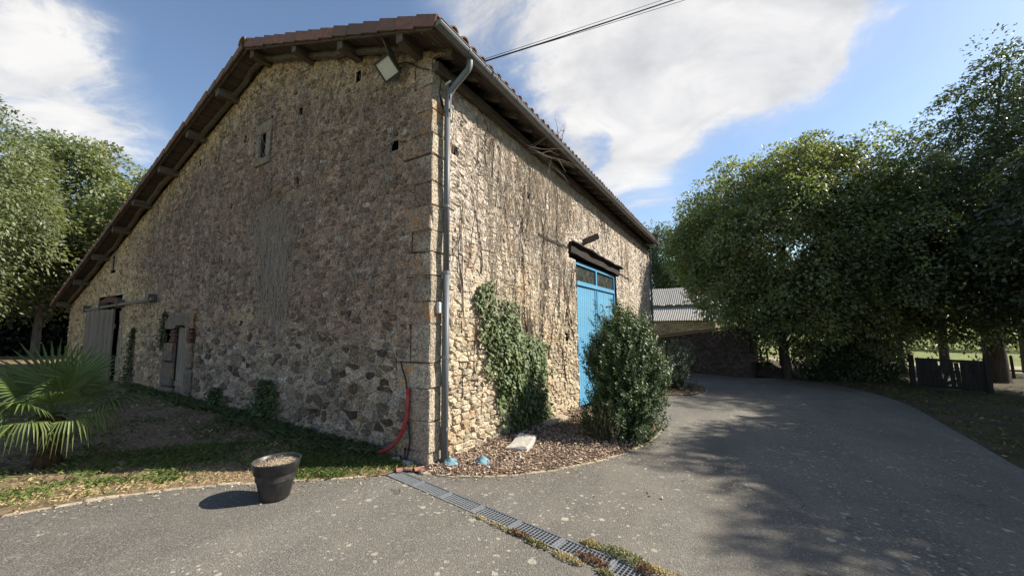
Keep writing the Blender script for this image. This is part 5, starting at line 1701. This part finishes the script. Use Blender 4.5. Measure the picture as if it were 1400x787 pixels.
def wall_weed(label, u, z0, z1, w, mapf, n, seed, root_pt):
    r_ = np.random.default_rng(seed); t = r_.random(n); z = z0 + (z1 - z0) * t; uu = u + r_.normal(0, w, n) * (1 - .6 * t)
    p = mapf(uu, z, .03 + np.abs(r_.normal(0, .09, n)) * (1.1 - t))
    out = mapf(np.zeros(1), np.zeros(1), np.ones(1))[0]
    d = out * .4 + r_.normal(0, .5, (n, 3)) + np.array([0, 0, -.2]); nn = out + np.array([0, 0, .5]) + r_.normal(0, .4, (n, 3))
    ll = r_.uniform(.03, .07, n); q = leaf_quads(p, d, nn, ll, ll * .7)
    root = empty('wall_weed', root_pt, label, 'weed')
    link('leaves', quad_mesh('leaves', q - np.array(root_pt), np.array([(.06, .085, .03)]) * r_.uniform(.6, 1.5, (n, 1))), M['ivy_leaf'], root, root_pt)
    mb = MB()
    for _ in range(7): mb.tube(mapf(u + r_.normal(0, w * .7, 5), np.linspace(z0 - .05, z1 * r_.uniform(.6, 1), 5), np.full(5, .04)), .006, 4)
    mb.build('stems', M['bare_twig'], root, root_pt)


wall_weed('leafy weed climbing the middle foot of the gable', -3.55, .05, .80, .28, mapG, 1500, 171, (-3.55, -.05, .09))
wall_weed('ivy strand beside the stone jamb left of the plank door', -9.95, .25, 1.7, .10, mapG, 900, 172, (-9.95, -.05, .25))
wall_weed('ivy strand hanging over the corner of the door lintel', -8.02, 1.2, 2.05, .06, mapG, 350, 174, (-8.02, -.05, 1.2))
wall_weed('small weed at the foot of the gable near the doorway', -5.3, .1, .55, .22, mapG, 600, 173, (-5.3, -.05, .12))

# moss, sedum and straw along the drain
def cushion(label, s, w, rx, ry, h, n, pal, seed):
    r_ = np.random.default_rng(seed); c = dpt(s, w, .004)
    a = r_.uniform(0, 6.283, n); rr = np.sqrt(r_.random(n)) * (1 + .45 * vnoise(np.cos(a) * 2 + seed, np.sin(a) * 2, seed, 3))
    x = D0[0] + dd[0] * (s + rr * np.cos(a) * rx) + dn[0] * (w + rr * np.sin(a) * ry); y = D0[1] + dd[1] * (s + rr * np.cos(a) * rx) + dn[1] * (w + rr * np.sin(a) * ry)
    z = gz(x, y) + .004 + h * np.clip(1 - rr ** 2, 0.02, 1) * r_.uniform(.1, 1, n)
    d = rand_dirs(n, r_) + np.array([0, 0, .6]); ll = r_.uniform(.010, .030, n)
    q = leaf_quads(np.column_stack([x, y, z]), d, rand_dirs(n, r_), ll, ll * .5)
    pal = np.array(pal); cc = pal[r_.integers(0, len(pal), n)] * r_.uniform(.7, 1.3, (n, 1))
    tag(link('weed_cushion', quad_mesh('weed_cushion', q - np.array(c), cc), M['grass_blade'], None, c), label, 'weeds')


SED = [(.17, .17, .09), (.22, .21, .12), (.12, .13, .06)]; STR = [(.42, .34, .20), (.35, .28, .16), (.27, .23, .12)]; REDB = [(.16, .085, .06), (.22, .13, .085), (.12, .075, .055)]; YG = [(.17, .16, .07), (.22, .20, .09), (.14, .14, .06)]
cushion('grey-green sedum cushion at the far edge of the drain', 2.62, .15, .20, .07, .05, 700, SED, 181)
cushion('straw tuft before the sedum cushion', 2.36, .14, .07, .045, .04, 260, STR, 182)
cushion('straw and dead weed beyond the sedum cushion', 2.93, .14, .15, .05, .025, 330, STR, 183)
cushion('reddish dead weed beside the sedum cushion', 2.80, .09, .07, .05, .04, 240, REDB, 184)
cushion('yellow-green moss on the near edge of the drain', 2.05, -.135, .12, .03, .022, 240, YG, 185)
cushion('thin straw along the near edge of the drain', 1.70, -.125, .17, .022, .012, 170, STR, 186)
cushion('brown dead weed at the near edge of the drain', 1.88, -.115, .13, .03, .025, 260, REDB, 187)
cushion('straw clump near the picture bottom on the drain', 2.34, -.145, .14, .035, .022, 260, STR, 188)
cushion('red-brown weed growing through the grating', 2.48, -.05, .14, .05, .025, 420, REDB, 189)
cushion('moss clump on the near edge at the drain bottom', 2.64, -.13, .10, .03, .022, 200, YG, 190)
cushion('tiny straw tuft beside the fourth grating', 1.45, -.12, .04, .02, .015, 90, STR, 191)

# bark chips
def chips(name, label, n, poly, zf, pal, seed, smin, smax, thin=None):
    r_ = np.random.default_rng(seed); p = np.array(poly); ov = 120 if name == 'edge_grit' else 2
    x = r_.uniform(p[:, 0].min(), p[:, 0].max(), n * ov); y = r_.uniform(p[:, 1].min(), min(p[:, 1].max(), 5 if ov > 2 else 99), n * ov)
    k = in_poly(x, y, poly) if ov == 2 else in_poly(x, y, asph_n) | in_poly(x, y, asph_s)
    if thin is not None: k &= r_.random(len(x)) < thin(x, y)
    x, y = x[k][:n], y[k][:n]; n = len(x)
    c = np.column_stack([x, y, zf(x, y) + r_.uniform(.002, .02, n)])
    a = rand_dirs(n, r_); a[:, 2] *= .35; a = unit(a); up_ = unit(np.array([0, 0, 1.0]) + r_.normal(0, .45, (n, 3))); b = unit(np.cross(up_, a))
    L = r_.uniform(smin, smax, n)[:, None]; w = L * r_.uniform(.3, .6, (n, 1))
    q = np.stack([c - a * L - b * w, c + a * L * .9 - b * w, c + a * L + b * w * .8, c - a * L * .85 + b * w], axis=1)
    pal = np.array(pal); cc = pal[r_.integers(0, len(pal), n)] * r_.uniform(.6, 1.35, (n, 1))
    return tag(link(name, quad_mesh(name, q, cc), M['chip']), label, 'litter', None, 'stuff')


CH = [(.32, .235, .17), (.42, .335, .25), (.22, .15, .11), (.54, .45, .35), (.34, .235, .165)]
chips('bark_chips', 'red-brown bark chips covering the bed', 15000, BED1, bed_z, CH, 201, .008, .022)
chips('soil_litter', 'dead leaves, clods and twigs on the bare soil of the lawn', 5000, [(-11, -6), (-1.2, -.1), (-11, -.1), (-12, -6)], lawn_z, [(.28, .20, .12), (.40, .30, .19), (.16, .11, .07)], 205, .006, .028)
chips('edge_grit', 'grit and leaf crumbs gathered along the driveway edges', 3800, asph_n + asph_s, road_z, [(.34, .27, .18), (.24, .17, .11), (.46, .38, .27), (.14, .11, .08)], 206, .003, .011,
      lambda x, y: np.exp(-np.minimum(poly_dist(x, y, [tuple(p) for p in kr], False), poly_dist(x, y, [tuple(p) for p in kl], False)) / .10) + .6 * np.exp(-np.abs((x - D0[0]) * dn[0] + (y - D0[1]) * dn[1] + .13) / .03) * (x < 3.5) * (x > -.1))
chips('bark_chips', 'bark chips of the far bed', 2500, [tuple(p) for p in b2], lambda x, y: gz(x, y) + .045, CH, 202, .012, .03)
chips('fallen_leaves', 'fallen leaves scattered on the verge under the trees', 6000, VERGE, verge_z, [(.20, .13, .06), (.28, .19, .09), (.14, .09, .05)], 203, .02, .05,
      lambda x, y: np.clip(1.2 - (x - 6.5) / 12, .1, 1) * (y > 2))
chips('fallen_leaves', 'dry leaves scattered on the driveway', 420, asph_n, road_z, [(.42, .33, .2), (.32, .22, .11), (.5, .42, .28)], 204, .008, .020,
      lambda x, y: np.clip(.15 + .5 * (vnoise(x, y, 91) > .1) + .5 * np.exp(-np.abs(poly_dist(x, y, [tuple(p) for p in kr], False)) / .25), 0, 1))

# ---------------------------------------------------------------- palm
PB = (-3.22, -2.40, float(gz(-3.22, -2.4)) + .02)
palm = empty('fan_palm', PB, 'small fan palm with drooping sunlit lower fronds beside the lawn', 'palm')


def frond(az, el, plen, RF, droop, seed, spread=112, nseg=30, twist=0.0, col_=(.075, .115, .032)):
    r_ = np.random.default_rng(seed)
    d = np.array([math.cos(el) * math.cos(az), math.cos(el) * math.sin(az), math.sin(el)])
    sd_ = np.cross(d, [0, 0, 1.0]); sd_ /= np.linalg.norm(sd_) + 1e-9; n = np.cross(sd_, d)
    if twist:
        sd_, n = sd_ * math.cos(twist) + n * math.sin(twist), n * math.cos(twist) - sd_ * math.sin(twist)
    plen *= .86; RF *= .84
    base = np.array(PB) + [0, 0, .50]; hub = base + d * plen + [0, 0, -.10 * plen * math.cos(el)]
    mb = MB(); mid = base * .5 + hub * .5 + [0, 0, .05]
    mb.tube(smooth_path([base, mid, hub, hub + d * .05], 2), .009, 5, np.array([.10, .13, .04]))
    for k in range(nseg):
        a = R(-spread + 2 * spread * (k + .5) / nseg)
        ln = RF * (1 - .30 * (abs(a) / R(spread)) ** 2) * r_.uniform(.94, 1.05)
        dir_ = d * math.cos(a) + sd_ * math.sin(a); lat = -d * math.sin(a) + sd_ * math.cos(a)
        w = ln * R(2 * spread / nseg) * .40
        T = np.array([0, .25, .5, .75, 1.0]); W = w * np.array([.12, .5, .95, .72, .06]); vs = []
        bend = droop * r_.uniform(.75, 1.3)
        fold_in = .06 * n
        for t, ww in zip(T, W):
            c = hub + dir_ * ln * t + n * (.10 * ln * t * (1 - t)) - np.array([0, 0, 1.0]) * bend * ln * max(0, t - .35) ** 2 * 1.9
            if bend > .8: c = c - dir_ * ln * max(0, t - .45) ** 2 * .55
            vs += [c - lat * ww / 2 + n * ww * .35, c, c + lat * ww / 2 + n * ww * .35]
        f = []
        for i in range(4):
            b_ = i * 3; f += [(b_, b_ + 1, b_ + 4, b_ + 3), (b_ + 1, b_ + 2, b_ + 5, b_ + 4)]
        mb.add(vs, f, np.array(col_) * r_.uniform(.8, 1.25) * (1.35 if r_.random() < .12 else 1))
    mb.build('frond', M['palm_leaf'], palm, base)


YGR = (.10, .13, .034)
for k, a in enumerate([(R(175), R(74), .40, .68, .04, 0), (R(95), R(58), .42, .58, .10, 0), (R(235), R(55), .42, .58, .10, 0), (R(20), R(60), .34, .52, .30, 0),
          (R(130), R(30), .44, .55, .25, 0), (R(80), R(18), .50, .55, .45, .2), (R(-100), R(25), .46, .55, .35, 0), (R(180), R(25), .42, .5, .3, 0),
          (R(-35), R(8), .36, .40, .95, 0), (R(15), R(5), .38, .42, 1.0, 0), (R(-80), R(6), .42, .42, .85, 0), (R(50), R(8), .38, .42, .9, .1), (R(-55), R(32), .36, .46, .45, 0), (R(-10), R(40), .34, .46, .3, 0), (R(60), R(70), .5, .5, .02, .9)]):
    frond(*a[:5], 300 + k, twist=a[5], col_=YGR if a[4] > .8 else (.075, .11, .034))
mb = MB(); t = np.linspace(0, 1, 9)
mb.tube(np.column_stack([np.full(9, PB[0]) + .015 * np.sin(t * 5), np.full(9, PB[1]), PB[2] - .06 + t * .60]), .095 + .02 * np.sin(t * 9), 12)
r_ = np.random.default_rng(88)
for _ in range(420):
    a = r_.uniform(0, 6.283); z = r_.uniform(.0, .55); p = np.array([PB[0] + .09 * math.cos(a), PB[1] + .09 * math.sin(a), PB[2] + z]); o = np.array([math.cos(a), math.sin(a), r_.uniform(-.9, .6)])
    mb.add([p + r_.normal(0, .006, 3), p + r_.normal(0, .006, 3), p + o * r_.uniform(.03, .08)], [(0, 1, 2)])
mb.build('trunk', M['palm_fibre'], palm, PB)

# ================================================================== FAR BUILDINGS AND FENCES
shed = empty('stone_shed', g_(1.2, 19.3), 'low dark stone lean-to shed closing the end of the driveway', 'shed')
A, B = np.array([-1.5, 19.75]), np.array([3.68, 19.02]); ab = (B - A) / np.linalg.norm(B - A); nb_ = np.array([ab[1], -ab[0]]); Lw = float(np.linalg.norm(B - A))
mapW = lambda u, z, d: np.column_stack([A[0] + ab[0] * np.asarray(u) + nb_[0] * np.asarray(d), A[1] + ab[1] * np.asarray(u) + nb_[1] * np.asarray(d), z])
ztopW = lambda u: .80 + np.clip(np.asarray(u) / Lw, 0, 1) ** .8 * .70
mb = MB(); back = -3.5
P = lambda u, z, d: tuple(mapW(np.array([float(u)]), np.array([float(z)]), np.array([float(d)]))[0])
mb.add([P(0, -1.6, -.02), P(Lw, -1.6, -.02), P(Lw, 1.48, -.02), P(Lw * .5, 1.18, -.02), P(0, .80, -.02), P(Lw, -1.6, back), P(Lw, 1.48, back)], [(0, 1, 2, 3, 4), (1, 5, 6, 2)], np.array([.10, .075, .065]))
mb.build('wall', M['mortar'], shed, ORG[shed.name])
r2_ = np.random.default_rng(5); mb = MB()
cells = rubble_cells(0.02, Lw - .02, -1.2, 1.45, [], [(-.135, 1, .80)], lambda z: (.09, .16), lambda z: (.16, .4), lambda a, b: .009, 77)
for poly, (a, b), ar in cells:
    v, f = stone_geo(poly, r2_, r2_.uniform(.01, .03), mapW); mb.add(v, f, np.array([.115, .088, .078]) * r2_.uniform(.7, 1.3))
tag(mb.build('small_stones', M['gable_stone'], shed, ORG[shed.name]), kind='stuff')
mb = MB(); u = np.linspace(-.1, Lw + .12, 9); zt = ztopW(u) + .03
for d0_, d1_ in ((.10, back),):
    r0_ = np.vstack([mapW(u, zt, 0 * u + d0_), mapW(u, zt + .07, 0 * u + d0_), mapW(u, zt, 0 * u + d1_), mapW(u, zt + .07, 0 * u + d1_)]); n = 9; f = []
    for i in range(8): f += [(i, i + 1, n + i + 1, n + i), (n + i, n + i + 1, 3 * n + i + 1, 3 * n + i), (i + 1, i, 2 * n + i, 2 * n + i + 1)]
    f += [(0, n, 3 * n, 2 * n), (n - 1, 3 * n - 1, 4 * n - 1, 2 * n - 1)]
    mb.add(r0_, f)
mb.build('roof', M['old_tile'], shed, ORG[shed.name])
MB().beam((3.80, 19.1, -1.1), (3.80, 19.1, 1.3), .12, .12, None, .004, 4, (1, 0, 0)).build('corner_post', M['gate_wood'], shed, (3.8, 19.1, -1))

fb = empty('far_barn', (-1, 31, -1), 'distant stone outbuilding with two tiers of pale corrugated roofing', 'barn')
X0, X1 = -7.0, 1.75
mb = MB(); mb.box((X0, 30.9, -1.6), (X1, 38, 1.95), np.array([.36, .29, .20])); mb.build('wall', M['mortar'], fb, (-1, 31, -1))
mapB = lambda u, z, d: np.column_stack([u, 30.9 - np.asarray(d) + 0 * u, z])
mb = MB()
for poly, (a, b), ar in rubble_cells(-3.6, X1, .2, 1.93, [], [(0, 1, 1.93)], lambda z: (.12, .2), lambda z: (.2, .5), lambda a, b: .016, 78):
    v, f = stone_geo(poly, r2_, r2_.uniform(.01, .03), mapB); mb.add(v, f, np.array([(.36, .28, .19), (.26, .19, .14), (.42, .35, .26)][r2_.integers(3)]) * r2_.uniform(.75, 1.2))
tag(mb.build('small_stones', M['side_stone'], fb, (-1, 31, -1)), kind='stuff')
for (ya, za, yb_, zb_, xr) in ((30.6, 2.0, 33.4, 3.25, X1 + .15), (33.2, 3.45, 36.3, 5.2, X1 - .5)):
    x = X0
    while x < xr - .1:
        xe = min(x + 1.02, xr); n = int((xe - x) / .0295) + 1
        U = np.linspace(x, xe + .03, n); w = .026 * np.cos((U - X0) * 2 * np.pi / .177)
        dz = rng.uniform(-.008, .008)
        v = np.vstack([np.column_stack([U, 0 * U + ya, za + w + dz]), np.column_stack([U, 0 * U + yb_, zb_ + w + dz])])
        f = [(i, i + 1, n + i + 1, n + i) for i in range(n - 1)]
        MB().add(v, f).build('roof_sheet', M['fibre_cement'], fb, (x, ya, za)); x = xe
mb = MB(); mb.box((X0, 33.3, 1.9), (X1 - .6, 33.45, 3.40), np.array([.2, .16, .12])); mb.build('upper_wall', M['mortar'], fb, (-1, 33.4, 2))
mb = MB(); mb.add([(X1 - .05, 31, 1.9), (X1 - .05, 36.2, 1.9), (X1 - .7, 36.2, 5.1), (X1 - .7, 33.3, 3.4)], [(0, 1, 2, 3)], np.array([.3, .24, .17])); mb.build('end_wall', M['mortar'], fb, (1, 33.4, 2))


def wooden_gate(a, b, h, label):
    a = np.array(a, float); b = np.array(b, float); d = (b - a); L = np.linalg.norm(d); d = d / L
    pt = lambda s, z: (a[0] + d[0] * s, a[1] + d[1] * s, float(gz(a[0] + d[0] * s, a[1] + d[1] * s)) + z)
    root = empty('wooden_gate', pt(L / 2, 0), label, 'gate'); og = ORG[root.name]
    for s, hh in ((-.10, h + .12), (L + .08, h + .14)):
        MB().beam(pt(s, -.2), pt(s, hh), .15, .15, None, .004, 4, (1, 0, 0)).build('post', M['gate_wood'], root, og)
    for z in (h - .06, .14):
        MB().beam(pt(.02, z), pt(L - .02, z), .05, .11, None, .003, 5).build('rail', M['gate_wood'], root, og)
    s = .04
    while s < L - .06:
        w = .125
        if not (.30 * L < s < .66 * L):
            MB().beam(pt(s + w / 2, .06), pt(s + w / 2, h - .0), w + .012, .028 + .012 * (int(s / w) % 2), None, 0, 1, (-d[1], d[0], 0)).build('board', M['gate_wood'], root, og)
        s += w
    for (s0, z0, s1, z1) in ((.31, .98, .40, .10), (.40, .10, .55, .95), (.545, .95, .555, .1), (.32, .55, .47, .93), (.36, .12, .60, .35), (.62, .9, .64, .1), (.44, .5, .62, .62), (.33, .25, .46, .1)):
        MB().beam(pt(s0 * L, z0 * h), pt(s1 * L, z1 * h), .13, .03, None, .002, 2, (-d[1], d[0], 0)).build('brace', M['gate_wood'], root, og)


wooden_gate((9.75, 19.75), (11.62, 19.35), 1.28, 'old dark wooden gate with loose crossed boards under the trees')
fence_spots = [(4.75, 25.0, 'post'), (5.45, 26.2, 'post'), (6.3, 27.6, 'post'), (4.35, 23.2, 'post'), (15.2, 26.4, 'post'), (16.9, 26.0, 'post'), (18.8, 25.6, 'post')]
labs = ['fence post nearest the maple trunk in the gap beside the shed', 'second fence post in the gap beside the shed', 'farthest fence post in the gap beside the shed', 'short fence post close to the shed corner',
        'fence post just beyond the thick trunk', 'leaning fence post beyond the thick trunk at the picture edge', 'last fence post past the thick trunk']
for (x, y, _), lab in zip(fence_spots, labs):
    b_ = g_(x, y); lean_ = rng.normal(0, .05, 2)
    mb = MB(); mb.tube([(x, y, b_[2] - .2), (x + lean_[0], y + lean_[1], b_[2] + 1.15), (x + lean_[0], y + lean_[1], b_[2] + 1.22)], [.065, .06, .02], 8)
    tag(mb.build('fence_post', M['gate_wood'], None, b_), lab, 'post', 'fence posts beyond the driveway')
for k, (p, q) in enumerate(((4, 5), (5, 6), (0, 1), (1, 2))):
    for z, hl in ((.5, 'lower'), (.95, 'upper')):
        a, b = g_(*fence_spots[p][:2]), g_(*fence_spots[q][:2])
        tag(MB().tube([(a[0], a[1], a[2] + z), (b[0], b[1], b[2] + z)], .006, 4).build('fence_wire', M['wire_steel'], None, a), hl + ' fence wire strung ' + ['from the post just beyond the thick trunk', 'from the leaning post to the last post', 'from the post nearest the maple', 'from the second post beside the shed'][k], 'wire', 'fence wires')
# heap of soil and sticks by the shed corner
mb = MB(); n = 20; t = np.linspace(-1, 1, n); gx, gy = np.meshgrid(t, t); hz = np.clip(1 - np.hypot(gx, gy), 0, 1) ** .8 * (1 + .3 * vnoise(gx * 3, gy * 3, 4))
vx, vy = 4.3 + gx.ravel() * 1.3, 21.5 + gy.ravel() * 1.3
mb.add(np.column_stack([vx, vy, gz(vx, vy) - .02 + hz.ravel() * .75]), [(j * n + i, j * n + i + 1, (j + 1) * n + i + 1, (j + 1) * n + i) for j in range(n - 1) for i in range(n - 1)])
tag(mb.build('soil_heap', M['verge_soil'], None, g_(4.3, 21.5), True), 'dark heap of soil behind the shed corner', 'heap')
# low rendered garden wall at the far left
MB_w = empty('garden_wall', g_(-23.5, -5.5), 'low pinkish rendered wall in the shade at the far left', 'wall')
mb = MB(); mb.box((-23.6, -9, -.2), (-23.3, -2.0, 1.35), np.array([.26, .17, .13])); mb.build('body', M['mortar'], MB_w, g_(-23.5, -5.5))
for k in range(9):
    block('coping', (-23.68, -9 + k * .775, 1.352), (-23.22, -9 + (k + 1) * .775 - .02, 1.42), M['granite'], MB_w, np.array([.3, .26, .22]))
